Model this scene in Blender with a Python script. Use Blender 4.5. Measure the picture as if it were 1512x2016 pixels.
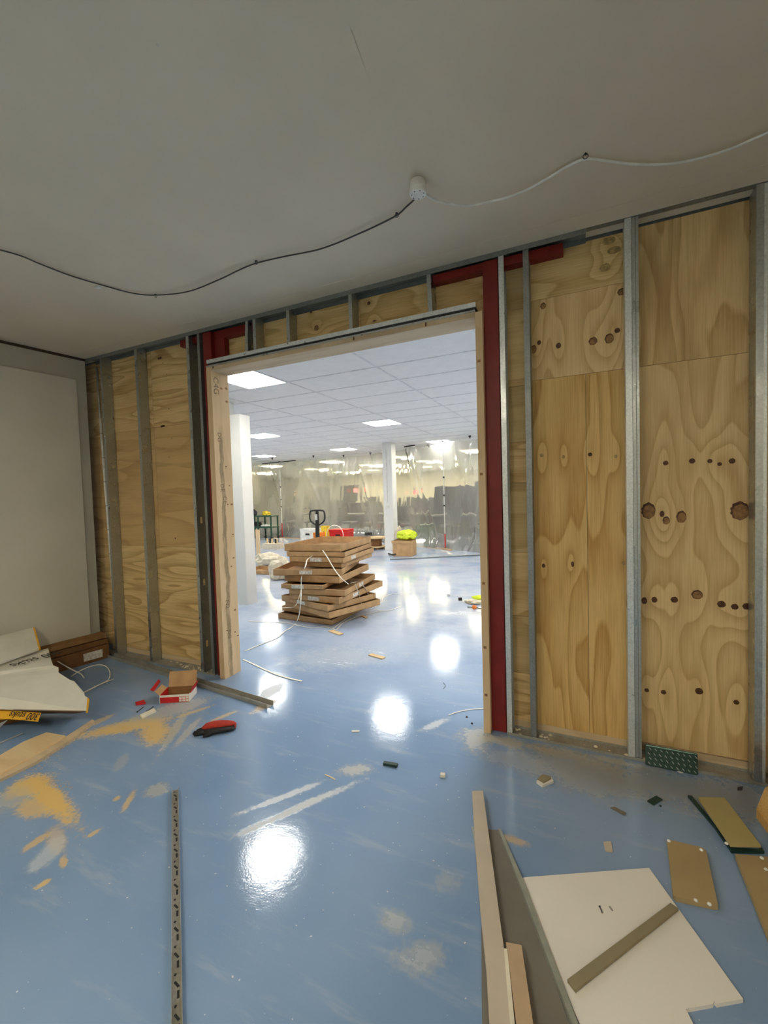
import bpy, bmesh, math, random
from mathutils import Vector, Matrix
random.seed(7)
for o in list(bpy.data.objects): bpy.data.objects.remove(o)
C = bpy.context.scene.collection
scene = bpy.context.scene
PI = math.pi

# ---------------------------------------------------------------- camera, world, exposure
cam = bpy.data.objects.new('camera', bpy.data.cameras.new('camera')); C.objects.link(cam)
rot = Matrix([[0.906451, 0.010727, 0.422174], [0.421238, 0.04822, -0.905667], [-0.030072, 0.998779, 0.03919]])
cam.matrix_world = Matrix.Translation((0.0, -2.6692, 1.5)) @ rot.to_4x4()
cam.data.sensor_fit = 'VERTICAL'; cam.data.sensor_height = 24.0
cam.data.lens = 850 / 2016 * 24.0
cam.data.clip_start = 0.02; cam.data.clip_end = 200
scene.camera = cam
world = bpy.data.worlds.new('world'); scene.world = world; world.use_nodes = True
world.node_tree.nodes['Background'].inputs[0].default_value = (0.6, 0.7, 0.9, 1)
world.node_tree.nodes['Background'].inputs[1].default_value = 0.05
scene.view_settings.view_transform = 'Standard'; scene.view_settings.look = 'None'
scene.view_settings.gamma = 1.0; scene.view_settings.use_curve_mapping = False
scene.view_settings.exposure = 1.0
FAR_LAMP = 21.0; FAR_COL = (1.0, 0.97, 0.90)
BACK_LAMP = 36.0; BACK_COL = (1.0, 0.87, 0.55)
NEAR_LAMP = 23.0; NEAR_COL = (1.0, 0.90, 0.72)
H1 = 2.92      # ceiling of the room with the camera
H2 = 2.90      # ceiling of the large room beyond

# ---------------------------------------------------------------- materials
def newmat(name):
    m = bpy.data.materials.new(name); m.use_nodes = True
    nt = m.node_tree; b = nt.nodes['Principled BSDF']
    return m, nt, b
def N(nt, t, **kw):
    n = nt.nodes.new(t)
    for k, v in kw.items(): setattr(n, k, v)
    return n
def noise(nt, vec, scale, detail=3, rough=0.55, dist=0.0):
    n = N(nt, 'ShaderNodeTexNoise'); n.inputs['Scale'].default_value = scale
    n.inputs['Detail'].default_value = detail; n.inputs['Roughness'].default_value = rough
    n.inputs['Distortion'].default_value = dist
    if vec is not None: nt.links.new(vec, n.inputs['Vector'])
    return n.outputs['Fac']
def mapping(nt, vec, loc=(0,0,0), rot=(0,0,0), scale=(1,1,1), vt='POINT'):
    m = N(nt, 'ShaderNodeMapping', vector_type=vt); nt.links.new(vec, m.inputs['Vector'])
    m.inputs['Location'].default_value = loc; m.inputs['Rotation'].default_value = rot; m.inputs['Scale'].default_value = scale
    return m.outputs['Vector']
def maprange(nt, v, a, b, c, d, smooth=True):
    m = N(nt, 'ShaderNodeMapRange'); nt.links.new(v, m.inputs['Value'])
    if smooth: m.interpolation_type = 'SMOOTHSTEP'
    for k, x in zip(('From Min','From Max','To Min','To Max'), (a,b,c,d)): m.inputs[k].default_value = x
    return m.outputs['Result']
def mth(nt, op, a, b=None, c=None):
    m = N(nt, 'ShaderNodeMath', operation=op)
    for i, x in enumerate((a, b, c)):
        if x is None: continue
        if isinstance(x, (int, float)): m.inputs[i].default_value = x
        else: nt.links.new(x, m.inputs[i])
    return m.outputs[0]
def mix(nt, f, a, b):
    m = N(nt, 'ShaderNodeMix', data_type='RGBA')
    for sock, x in ((m.inputs[0], f), (m.inputs[6], a), (m.inputs[7], b)):
        if isinstance(x, (int, float)): sock.default_value = x
        elif isinstance(x, tuple): sock.default_value = (x[0], x[1], x[2], 1)
        else: nt.links.new(x, sock)
    return m.outputs[2]
def bump(nt, b, h, strength=0.3, dist=0.01):
    n = N(nt, 'ShaderNodeBump'); n.inputs['Strength'].default_value = strength; n.inputs['Distance'].default_value = dist
    nt.links.new(h, n.inputs['Height']); nt.links.new(n.outputs[0], b.inputs['Normal'])
def objco(nt, rnd=True):
    tc = N(nt, 'ShaderNodeTexCoord')
    if not rnd: return tc.outputs['Object']
    oi = N(nt, 'ShaderNodeObjectInfo')
    a = N(nt, 'ShaderNodeVectorMath', operation='ADD')
    s = mth(nt, 'MULTIPLY', oi.outputs['Random'], 37.0)
    nt.links.new(tc.outputs['Object'], a.inputs[0]); nt.links.new(s, a.inputs[1])
    return a.outputs[0]
def plain(name, col, rough=0.6, metal=0.0, var=0.10, scale=14, bmp=0.05, spec=0.5):
    m, nt, b = newmat(name)
    co = objco(nt); n = noise(nt, co, scale)
    dk = tuple(c*(1-var) for c in col); lt = tuple(min(1, c*(1+var)) for c in col)
    nt.links.new(mix(nt, maprange(nt, n, .3, .7, 0, 1), dk, lt), b.inputs['Base Color'])
    b.inputs['Roughness'].default_value = rough; b.inputs['Metallic'].default_value = metal
    b.inputs['Specular IOR Level'].default_value = spec
    if bmp: bump(nt, b, noise(nt, co, scale*8), bmp, 0.004)
    return m
def emit(name, col, s):
    m, nt, b = newmat(name)
    b.inputs['Base Color'].default_value = (*col, 1)
    b.inputs['Emission Color'].default_value = (*col, 1); b.inputs['Emission Strength'].default_value = s
    return m
def plywood(name, light, dark, axis='z', rings=9.0, contrast=1.0, patch=(0.30,0.17,0.06), knots=(), stain=False):
    """veneer: contour lines of a slow noise stretched along the grain, fine fibres and a few brown patches"""
    m, nt, b = newmat(name)
    co = objco(nt)
    sc = {'z': (3.0, 3.0, 0.60), 'x': (0.7, 3.0, 4.0)}[axis]
    p = mapping(nt, co, scale=sc)
    n1 = noise(nt, p, 1.0, 1.5, 0.45, 0.35)
    raw = objco(nt, False)
    for kx, kz, kr in knots:      # the grain flows round every knot
        st = 3.2 if axis == 'z' else .9
        kv = mapping(nt, raw, loc=(kx, 0, kz), scale=(.020+kr*1.5, 1e3, (.020+kr*1.5)*st), vt='TEXTURE')
        kl = N(nt, 'ShaderNodeVectorMath', operation='LENGTH'); nt.links.new(kv, kl.inputs[0])
        e = mth(nt, 'EXPONENT', mth(nt, 'MULTIPLY', mth(nt, 'MULTIPLY', kl.outputs['Value'], kl.outputs['Value']), -1.0))
        n1 = mth(nt, 'ADD', n1, mth(nt, 'MULTIPLY', e, .09+kr*2.6))
    f = mth(nt, 'FRACT', mth(nt, 'MULTIPLY', n1, rings))
    edge = mth(nt, 'POWER', f, 2.2)
    fall = mth(nt, 'SUBTRACT', 1.0, maprange(nt, f, .90, 1.0, 0, 1))
    ring = mth(nt, 'MULTIPLY', edge, fall)
    fs = {'z': (160, 160, 5), 'x': (5, 160, 160)}[axis]
    fib = noise(nt, mapping(nt, co, scale=fs), 1.0, 2, .6)
    n3 = noise(nt, mapping(nt, co, scale=tuple(c*1.2 for c in sc)), 1.7, 3, .6)
    k = mth(nt, 'MULTIPLY', mth(nt, 'ADD', mth(nt, 'MULTIPLY', ring, .75), mth(nt, 'MULTIPLY', maprange(nt, fib, .35, .7, 0, 1), .28)), contrast)
    c1 = mix(nt, k, light, dark)
    c2 = mix(nt, mth(nt, 'MULTIPLY', maprange(nt, n3, .50, .74, 0, 1), .42), c1, patch)
    if stain:                     # grey weathering along the front half of the left jamb
        sx = N(nt, 'ShaderNodeSeparateXYZ'); nt.links.new(raw, sx.inputs[0])
        wv = noise(nt, mapping(nt, raw, scale=(1,1,3.5)), 1.6, 4, .6)
        d = mth(nt, 'ABSOLUTE', mth(nt, 'SUBTRACT', sx.outputs['Y'], mth(nt, 'ADD', .012, mth(nt, 'MULTIPLY', wv, .07))))
        kk = mth(nt, 'MULTIPLY', maprange(nt, d, .016, .026, 1, 0), maprange(nt, sx.outputs['Z'], 2.0, 2.15, 1, 0))
        kk = mth(nt, 'MULTIPLY', kk, maprange(nt, noise(nt, mapping(nt, raw, scale=(20,20,4)), 1.0, 4, .7), .3, .6, .25, .95))
        c2 = mix(nt, kk, c2, (0.30,0.215,0.12))
    nt.links.new(c2, b.inputs['Base Color'])
    b.inputs['Roughness'].default_value = 0.62; b.inputs['Specular IOR Level'].default_value = .35
    bump(nt, b, fib, .12, .002)
    return m
def galvanised(name, col=(0.52,0.55,0.54), rough=0.30, dirt=0.0, metal=.85):
    m, nt, b = newmat(name); co = objco(nt)
    v = N(nt, 'ShaderNodeTexVoronoi'); v.inputs['Scale'].default_value = 90; nt.links.new(co, v.inputs['Vector'])
    n = noise(nt, co, 9, 3)
    c = mix(nt, mth(nt, 'MULTIPLY', v.outputs['Distance'], .8), tuple(x*1.08 for x in col), tuple(x*.72 for x in col))
    c = mix(nt, mth(nt, 'MULTIPLY', maprange(nt, n, .4, .8, 0, 1), .35 + dirt), c, (0.30,0.27,0.20) if dirt else tuple(x*.7 for x in col))
    nt.links.new(c, b.inputs['Base Color'])
    b.inputs['Metallic'].default_value = metal
    nt.links.new(maprange(nt, n, .2, .8, rough-.08, rough+.14), b.inputs['Roughness'])
    bump(nt, b, noise(nt, co, 60), .05, .002)
    return m

M = {}
M['ply_light'] = plywood('plywood_light', (0.80,0.58,0.28), (0.50,0.29,0.10), 'z', 9, 1.0)
M['ply_warm'] = plywood('plywood_warm', (0.74,0.49,0.19), (0.44,0.22,0.05), 'z', 7, 1.1, (0.46,0.22,0.05))
M['ply_cross'] = plywood('plywood_cross_grain', (0.80,0.59,0.28), (0.44,0.25,0.08), 'x', 10, 1.1)
M['ply_old'] = plywood('plywood_brown', (0.68,0.46,0.20), (0.46,0.27,0.10), 'x', 5, .9, (0.40,0.21,0.07))
M['ply_plank'] = plywood('plywood_olive', (0.66,0.49,0.23), (0.42,0.26,0.09), 'x', 4, .8, (0.36,0.25,0.10))
M['pine'] = plywood('pine_timber', (0.74,0.55,0.33), (0.60,0.39,0.19), 'z', 4, .6, (0.52,0.38,0.22))
M['pine_jamb'] = plywood('pine_timber_jamb', (0.74,0.55,0.33), (0.60,0.39,0.19), 'z', 4, .6, (0.52,0.38,0.22), stain=True)
M['pine_dirty'] = plywood('pine_timber_weathered', (0.66,0.52,0.34), (0.50,0.36,0.20), 'x', 5, .7, (0.30,0.22,0.14))
M['pine_x'] = plywood('pine_timber_lying', (0.74,0.56,0.32), (0.58,0.38,0.18), 'x', 4, .6, (0.52,0.38,0.2))
M['galv'] = galvanised('galvanised_steel')
M['galv_track'] = galvanised('galvanised_steel_track', (0.30,0.33,0.32), .42, 0, .7)
M['galv_bright'] = galvanised('galvanised_steel_lit', (0.80,0.84,0.83), .33, 0, .55)  # paler copy of the steel, lamp glare on the stud flanges put into its colour
M['galv_dull'] = galvanised('galvanised_steel_dull', (0.34,0.36,0.36), .5)
M['galv_dusty'] = galvanised('galvanised_steel_dusty', (0.44,0.43,0.38), .55, .35, .5)
M['red'] = plain('red_oxide_paint', (0.20,0.010,0.007), .5, 0, .12, 8)
M['knot'] = plain('knot_brown', (0.10,0.035,0.012), .6, 0, .4, 60)
M['knot_core'] = plain('knot_core', (0.30,0.15,0.05), .6, 0, .3, 60)
M['knot_pale'] = plain('knot_pale', (0.40,0.27,0.10), .6, 0, .3, 60)
M['paint_wall'] = plain('wall_paint_grey_beige', (0.50,0.47,0.38), .8, 0, .04, 3)
M['plasterboard'] = plain('plasterboard_pale', (0.67,0.63,0.52), .8, 0, .03, 2)
M['ceiling'] = plain('ceiling_paint', (0.74,0.66,0.52), .85, 0, .03, 2)
M['white'] = plain('white_paint', (0.80,0.80,0.76), .55, 0, .02, 3)
M['cladding'] = plain('white_gloss_cladding', (0.84,0.82,0.76), .28, 0, .02, 3)
M['tile'] = plain('ceiling_tile', (0.88,0.85,0.81), .85, 0, .02, 8)
M['tgrid'] = plain('ceiling_grid_metal', (0.74,0.72,0.70), .5)
M['black'] = plain('black_plastic', (0.015,0.015,0.015), .45)
M['cable_dark'] = plain('cable_dark_grey', (0.05,0.047,0.04), .5)
M['cable_white'] = plain('cable_white', (0.82,0.82,0.76), .45)
M['white_plastic'] = plain('white_plastic', (0.78,0.77,0.70), .4)
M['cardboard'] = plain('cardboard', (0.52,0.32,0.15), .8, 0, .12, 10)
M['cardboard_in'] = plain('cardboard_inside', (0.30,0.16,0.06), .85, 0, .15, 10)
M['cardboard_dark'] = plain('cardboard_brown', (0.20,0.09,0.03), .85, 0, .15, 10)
M['label'] = plain('paper_label', (0.72,0.68,0.60), .7, 0, .25, 55)
M['strap'] = plain('white_packing_strap', (0.85,0.82,0.70), .5)
M['foil'] = plain('white_wrapping_board', (0.76,0.74,0.64), .65, 0, .05, 4)
M['yellow'] = plain('yellow_wrapping', (0.85,0.45,0.02), .5)
M['ink'] = plain('ink_print', (0.03,0.025,0.02), .7)
M['ink_grey'] = plain('stamp_ink', (0.20,0.13,0.07), .8)
M['board_white'] = plain('white_board_face', (0.84,0.80,0.72), .6, 0, .02, 3)
M['board_back'] = plain('board_beige_back', (0.42,0.31,0.15), .7, 0, .05, 5)
M['board_strip'] = plain('beige_board_strip', (0.58,0.50,0.40), .7, 0, .04, 8)
M['board_olive'] = plain('olive_board_strip', (0.28,0.235,0.14), .7, 0, .06, 8)
M['board_core'] = plain('board_core_pale', (0.80,0.74,0.58), .8)
M['board_tan'] = plain('tan_board_strip', (0.52,0.37,0.23), .7, 0, .05, 8)
M['tray_grey'] = plain('grey_brown_metal_tray', (0.20,0.18,0.145), .5, .1, .06, 5)
M['tray_edge'] = plain('tray_edge_sage', (0.40,0.43,0.37), .35, .4, .08, 20)
M['red_gloss'] = plain('red_printed_card', (0.60,0.012,0.015), .4)
M['glove_red'] = plain('glove_red_knit', (0.42,0.03,0.015), .85, 0, .2, 60, .4)
M['glove_black'] = plain('glove_black_rubber', (0.012,0.010,0.010), .6, 0, .3, 60, .4)
M['green_dark'] = plain('green_black_plastic', (0.012,0.045,0.035), .5)
M['mesh_green'] = galvanised('perforated_steel_green', (0.10,0.17,0.14), .35)
M['green_steel'] = plain('green_steel_paint', (0.03,0.09,0.05), .4, .2)
M['orange'] = plain('orange_plastic', (0.80,0.20,0.02), .45)
M['hivis'] = plain('high_vis_yellow', (0.72,0.85,0.04), .7, 0, .1, 30, .3)
M['yellow_pl'] = plain('yellow_plastic', (0.85,0.60,0.03), .4)
M['dark_grey'] = plain('dark_grey_cloth', (0.045,0.045,0.06), .8)
M['mid_grey'] = plain('grey_cabinet', (0.10,0.10,0.115), .7)
M['skin'] = plain('skin', (0.45,0.28,0.19), .6)
M['hair'] = plain('hair_dark', (0.03,0.02,0.015), .7)
M['bag'] = plain('pale_sack', (0.62,0.55,0.42), .8, 0, .12, 20, .5)
M['insul'] = plain('crumpled_pale_film', (0.62,0.55,0.40), .35, 0, .12, 12, .6)
M['gap_shade'] = plain('grey_shadow_gap', (0.06,0.035,0.02), .8)
M['lamp_far'] = emit('lamp_diffuser_white', FAR_COL, FAR_LAMP)
M['lamp_back'] = emit('lamp_diffuser_yellowish', BACK_COL, BACK_LAMP)
M['lamp_near'] = emit('lamp_diffuser_warm', NEAR_COL, NEAR_LAMP)
M['led_red'] = emit('red_indicator', (1, .05, .05), 3.0)
M['screen'] = plain('screen_dark', (0.05,0.055,0.06), .25)

# blue resin floor with sawdust and dust
def floor_material():
    m, nt, b = newmat('blue_resin_floor')
    tc = N(nt, 'ShaderNodeTexCoord'); co = tc.outputs['Object']
    big = noise(nt, co, .8, 3); med = noise(nt, co, 5, 4, .6)
    base = mix(nt, maprange(nt, big, .3, .7, 0, 1), (0.19,0.31,0.51), (0.27,0.39,0.58))
    strk = noise(nt, mapping(nt, co, rot=(0,0,-.9), scale=(1.2,7,1)), 1.6, 4, .65)
    haze = mth(nt, 'MULTIPLY', maprange(nt, strk, .52, .80, 0, 1), .38)
    base = mix(nt, haze, base, (0.52,0.55,0.56))
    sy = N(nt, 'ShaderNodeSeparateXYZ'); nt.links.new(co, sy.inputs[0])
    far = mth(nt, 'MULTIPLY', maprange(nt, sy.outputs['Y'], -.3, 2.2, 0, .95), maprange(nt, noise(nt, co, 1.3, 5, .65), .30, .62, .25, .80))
    base = mix(nt, far, base, (0.60,0.64,0.74))  # far room paled: pale dust, plus its strong light and reflections painted in
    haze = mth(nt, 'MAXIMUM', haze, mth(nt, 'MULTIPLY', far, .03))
    rough = mth(nt, 'ADD', .075, mth(nt, 'MULTIPLY', haze, .35))
    warp = noise(nt, co, 7, 5, .65); fine = noise(nt, co, 45, 3, .6)
    masks = None
    def blob(x, y, rx, ry, ang, col, s, soft=.75, wob=1.5):
        nonlocal base, masks
        v = mapping(nt, co, loc=(x,y,0), rot=(0,0,math.radians(ang)), scale=(rx*1.4,ry*1.5,1e3), vt='TEXTURE')
        ln = N(nt, 'ShaderNodeVectorMath', operation='LENGTH'); nt.links.new(v, ln.inputs[0])
        d = mth(nt, 'ADD', ln.outputs['Value'], mth(nt, 'MULTIPLY', mth(nt, 'SUBTRACT', warp, .5), wob))
        d = mth(nt, 'ADD', d, mth(nt, 'MULTIPLY', mth(nt, 'SUBTRACT', fine, .5), .95))
        k = mth(nt, 'MULTIPLY', maprange(nt, d, 1.0, 1.0-soft, 0, 1), s)
        base = mix(nt, k, base, col)
        masks = k if masks is None else mth(nt, 'MAXIMUM', masks, k)
    SD = (0.74,0.50,0.17); DU = (0.55,0.50,0.36); PL = (0.62,0.64,0.62)
    def bl(c, e, minor, col, st, wob=.9, soft=.6):
        dx, dy = e[0]-c[0], e[1]-c[1]; blob(c[0], c[1], math.hypot(dx,dy)/1.2, minor, math.degrees(math.atan2(dy,dx)), col, st, soft, wob)
    # sawdust round the offcut on the left
    bl((-2.721,-1.437,0.000), (-2.687,-1.332,0.000), .09, SD, 1.0, 1.3); bl((-2.679,-1.525,-0.000), (-2.806,-1.598,0.000), .10, DU, .5, 1.2); bl((-2.504,-1.452,0.000), (-2.118,-1.527,0.000), .045, SD, 1.0, .7)
    bl((-2.480,-1.521,0.000), (-2.345,-1.501,0.000), .06, SD, .75, 1.2); bl((-2.174,-1.599,0.000), (-2.063,-1.642,0.000), .03, SD, .45)
    bl((-2.805,-0.839,0.000), (-2.600,-0.629,0.000), .075, SD, .95, .8); bl((-2.567,-0.811,0.000), (-2.398,-0.904,0.000), .08, SD, .9, .7); bl((-3.059,-0.884,0.000), (-3.066,-1.011,0.000), .03, SD, .6); bl((-2.965,-1.213,0.000), (-3.021,-0.973,0.000), .035, SD, .8, .5)
    bl((-2.728,-0.589,0.000), (-2.564,-0.273,0.000), .10, DU, .55); bl((-2.467,-0.738,0.000), (-2.299,-0.997,0.000), .03, DU, .65, .7); bl((-2.361,-0.728,0.000), (-2.273,-0.933,0.000), .025, DU, .55, .7); bl((-2.536,-0.513,0.000), (-2.469,-0.366,0.000), .02, SD, .6)
    bl((-2.122,-0.271,0.000), (-2.112,-0.141,0.000), .04, SD, .55); bl((-2.233,-0.053,0.000), (-2.256,0.135,0.000), .06, DU, .45); bl((-2.291,-0.492,0.000), (-2.253,-0.386,0.000), .02, SD, .6)
    bl((-2.100,-1.312,0.000), (-2.148,-1.243,0.000), .016, SD, .7); bl((-2.174,-1.324,0.000), (-2.181,-1.303,0.000), .016, SD, .7); bl((-2.046,-1.513,0.000), (-2.045,-1.480,0.000), .012, SD, .7); bl((-2.037,-1.197,0.000), (-2.010,-1.143,0.000), .05, DU, .5, 1.4)
    bl((-2.238,-1.651,0.000), (-2.229,-1.712,0.000), .02, SD, .7); bl((-1.965,-1.758,0.000), (-1.972,-1.790,0.000), .014, SD, .85); bl((-2.003,-1.664,0.000), (-1.963,-1.682,0.000), .012, SD, .7); bl((-2.115,-1.664,0.000), (-2.068,-1.752,0.000), .04, PL, .5, 1.4)
    bl((-2.451,-1.112,0.000), (-2.521,-1.033,0.000), .03, DU, .3)
    # scrape marks in the middle
    blob(-1.26,-1.0,.28,.022,58,PL,.75,.6); blob(-1.38,-.97,.22,.018,55,PL,.6,.6); blob(-1.16,-.66,.10,.05,30,DU,.55)
    # dust along the foot of the wall on the right
    blob(-.45,-.08,.16,.05,0,DU,.75); blob(-.22,-.09,.12,.035,-10,SD,.45); blob(.0,-.10,.22,.05,-15,DU,.55); blob(.14,-.05,.2,.035,0,DU,.6)
    blob(.0,-.22,.35,.16,-10,(0.36,0.37,0.36),.65); blob(.45,-.16,.45,.16,0,(0.30,0.31,0.32),.75); blob(-.35,-.25,.25,.10,0,(0.40,0.42,0.42),.5)
    blob(-.30,-.82,.06,.022,0,SD,.65,.9,.8); blob(-.62,-.12,.1,.12,0,DU,.6); blob(-.9,-.05,.12,.03,60,PL,.6)
    blob(-.5,-1.12,.05,.05,0,DU,.3); blob(-.62,-1.35,.06,.04,0,DU,.4); blob(-.5,-1.42,.09,.05,30,DU,.4)
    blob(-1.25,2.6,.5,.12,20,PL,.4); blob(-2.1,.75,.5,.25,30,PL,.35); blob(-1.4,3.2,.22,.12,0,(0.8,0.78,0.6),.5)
    sp = noise(nt, co, 70, 1, .4)
    specks = maprange(nt, sp, .76, .80, 0, .8)
    base = mix(nt, specks, base, (0.8,0.8,0.78))
    nt.links.new(base, b.inputs['Base Color'])
    nt.links.new(mth(nt, 'ADD', rough, mth(nt, 'MULTIPLY', masks, .5)), b.inputs['Roughness'])
    b.inputs['Specular IOR Level'].default_value = .55
    peel = mth(nt, 'ADD', noise(nt, co, 110, 3, .6), mth(nt, 'MULTIPLY', noise(nt, co, 18, 2, .5), 1.5))
    bump(nt, b, peel, .17, .0016)
    return m
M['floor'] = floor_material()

def film_material():
    m = bpy.data.materials.new('translucent_dust_sheet'); m.use_nodes = True
    nt = m.node_tree; nt.nodes.clear()
    out = N(nt, 'ShaderNodeOutputMaterial')
    tc = N(nt, 'ShaderNodeTexCoord'); co = tc.outputs['Object']
    rf = N(nt, 'ShaderNodeBsdfRefraction'); rf.inputs['IOR'].default_value = 1.10; rf.inputs['Roughness'].default_value = .16
    rf.inputs['Color'].default_value = (.97,.97,.93,1)
    tp = N(nt, 'ShaderNodeBsdfTransparent')
    df = N(nt, 'ShaderNodeBsdfDiffuse'); df.inputs['Color'].default_value = (.93,.92,.87,1)
    tr = N(nt, 'ShaderNodeBsdfTranslucent'); tr.inputs['Color'].default_value = (.96,.95,.88,1)
    gl = N(nt, 'ShaderNodeBsdfGlossy'); gl.inputs['Roughness'].default_value = .16
    def mx(f, a, c):
        s = N(nt, 'ShaderNodeMixShader')
        if isinstance(f, float): s.inputs[0].default_value = f
        else: nt.links.new(f, s.inputs[0])
        nt.links.new(a, s.inputs[1]); nt.links.new(c, s.inputs[2]); return s.outputs[0]
    see = mx(.04, rf.outputs[0], tp.outputs[0])
    mat = mx(.6, df.outputs[0], tr.outputs[0])
    w = noise(nt, mapping(nt, co, scale=(1.0,1.0,.35)), 1.2, 3, .5)
    a = mx(maprange(nt, w, .3, .75, .19, .38), see, mat)
    fin = mx(.10, a, gl.outputs[0])
    nt.links.new(fin, out.inputs[0])
    b = N(nt, 'ShaderNodeBump'); b.inputs['Strength'].default_value = .35; b.inputs['Distance'].default_value = .01
    wr = noise(nt, mapping(nt, co, rot=(0,.35,.2), scale=(5,5,1)), 1.4, 5, .6, 1.0)
    nt.links.new(wr, b.inputs['Height'])
    for s in (gl,): nt.links.new(b.outputs[0], s.inputs['Normal'])
    return m
M['film'] = film_material()

# ---------------------------------------------------------------- geometry helpers
class MB:
    """collects shapes, then links them as ONE mesh object"""
    def __init__(s): s.bm = bmesh.new()
    def _add(s, vs, fs):
        v = [s.bm.verts.new(p) for p in vs]
        for f in fs:
            try: s.bm.faces.new([v[i] for i in f])
            except ValueError: pass
        return v
    def box(s, x0, x1, y0, y1, z0, z1, mx=None):
        P = [Vector(p) for p in ((x0,y0,z0),(x1,y0,z0),(x1,y1,z0),(x0,y1,z0),(x0,y0,z1),(x1,y0,z1),(x1,y1,z1),(x0,y1,z1))]
        if mx is not None: P = [mx @ p for p in P]
        s._add(P, ((0,3,2,1),(4,5,6,7),(0,1,5,4),(1,2,6,5),(2,3,7,6),(3,0,4,7))); return s
    def prism(s, pts, z0, z1, mx=None):
        n = len(pts)
        ar = sum(pts[i][0]*pts[(i+1)%n][1]-pts[(i+1)%n][0]*pts[i][1] for i in range(n))
        if ar < 0: pts = pts[::-1]
        P = [Vector((p[0],p[1],z0)) for p in pts]+[Vector((p[0],p[1],z1)) for p in pts]
        if mx is not None: P = [mx @ p for p in P]
        s._add(P, [tuple(range(n))[::-1], tuple(range(n,2*n))]+[(i,(i+1)%n,n+(i+1)%n,n+i) for i in range(n)]); return s
    def slab(s, pts, t):
        """polygon in space given by its top corners, thickened downwards by t"""
        n = len(pts); P = [Vector(p) for p in pts]; ar = sum(P[i].x*P[(i+1)%n].y-P[(i+1)%n].x*P[i].y for i in range(n))
        if ar < 0: P = P[::-1]
        Q = [p-Vector((0,0,t)) for p in P]+P
        s._add(Q, [tuple(range(n))[::-1], tuple(range(n,2*n))]+[(i,(i+1)%n,n+(i+1)%n,n+i) for i in range(n)]); return s
    def tube(s, pts, r, n=8, cap=True):
        pts = [Vector(p) for p in pts]; rr = r if isinstance(r, (list, tuple)) else [r]*len(pts)
        prev = None; up = None
        for i, p in enumerate(pts):
            d = (pts[min(i+1,len(pts)-1)]-pts[max(i-1,0)]).normalized()
            if up is None: up = Vector((0,0,1)) if abs(d.z) < .9 else Vector((1,0,0))
            a = d.cross(up).normalized(); up = a.cross(d).normalized()
            ring = [s.bm.verts.new(p+(a*math.cos(2*PI*k/n)+up*math.sin(2*PI*k/n))*rr[i]) for k in range(n)]
            if prev: 
                for k in range(n): s.bm.faces.new((prev[k],prev[(k+1)%n],ring[(k+1)%n],ring[k]))
            elif cap: s.bm.faces.new(ring[::-1])
            prev = ring
        if cap: s.bm.faces.new(prev)
        return s
    def ribbon(s, pts, w, t):
        """flat strap lying along points"""
        pts = [Vector(p) for p in pts]; prev = None
        for i, p in enumerate(pts):
            d = (pts[min(i+1,len(pts)-1)]-pts[max(i-1,0)]); d.normalize()
            a = Vector((-d.y, d.x, 0)); a = a.normalized() if a.length > .15 else Vector((1,0,0))
            u = a.cross(d).normalized()
            if u.z < 0: u = -u
            ring = [s.bm.verts.new(p+a*w/2*sx+u*t*sz) for sx, sz in ((-1,0),(1,0),(1,1),(-1,1))]
            if prev:
                for k in range(4): s.bm.faces.new((prev[k],prev[(k+1)%4],ring[(k+1)%4],ring[k]))
            else: s.bm.faces.new(ring[::-1])
            prev = ring
        s.bm.faces.new(prev); return s
    def lathe(s, prof, c=(0,0,0), n=24):
        c = Vector(c); rings = []
        for r, z in prof:
            rings.append([s.bm.verts.new(c+Vector((r*math.cos(2*PI*k/n), r*math.sin(2*PI*k/n), z))) for k in range(n)])
        for a, b in zip(rings, rings[1:]):
            for k in range(n): s.bm.faces.new((a[k],a[(k+1)%n],b[(k+1)%n],b[k]))
        s.bm.faces.new(rings[0][::-1]); s.bm.faces.new(rings[-1]); return s
    def build(s, name, mat, parent=None, bevel=0, smooth=False, loc=None, rz=0):
        bmesh.ops.recalc_face_normals(s.bm, faces=s.bm.faces)
        me = bpy.data.meshes.new(name); s.bm.to_mesh(me); s.bm.free()
        if smooth: me.shade_smooth()
        o = bpy.data.objects.new(name, me); C.objects.link(o)
        if mat: me.materials.append(mat)
        if parent: o.parent = parent
        if loc: o.location = loc
        if rz: o.rotation_euler.z = rz
        if bevel:
            b = o.modifiers.new('bevel', 'BEVEL'); b.width = bevel; b.segments = 2; b.limit_method = 'ANGLE'
        return o
def tag(o, label, cat, group=None):
    o['label'] = label; o['category'] = cat
    if group: o['group'] = group
    return o
def struct(o): o['kind'] = 'structure'; return o
def thing(name, label, cat, loc=(0,0,0), rz=0, group=None):
    o = bpy.data.objects.new(name, None); C.objects.link(o); o.location = loc; o.rotation_euler = (0,0,rz)
    o.empty_display_size = .1
    return tag(o, label, cat, group)
def dup(root, loc, rz=None, label=None):
    r = root.copy(); C.objects.link(r); r.location = loc
    if rz is not None: r.rotation_euler = (0,0,rz)
    if label: r['label'] = label
    for ch in list(root.children):
        c = ch.copy(); C.objects.link(c); c.parent = r
        for g in list(ch.children):
            d = g.copy(); C.objects.link(d); d.parent = c
    return r
def smoothpts(pts, n=6):
    """Catmull-Rom through points"""
    P = [Vector(p) for p in pts]; P = [2*P[0]-P[1]]+P+[2*P[-1]-P[-2]]; out = []
    for i in range(1, len(P)-2):
        for k in range(n):
            t = k/n; a, b, c, d = P[i-1:i+3]
            out.append(.5*((2*b)+(c-a)*t+(2*a-5*b+4*c-d)*t*t+(3*b-a-3*c+d)*t**3))
    out.append(P[-2]); return out
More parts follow.
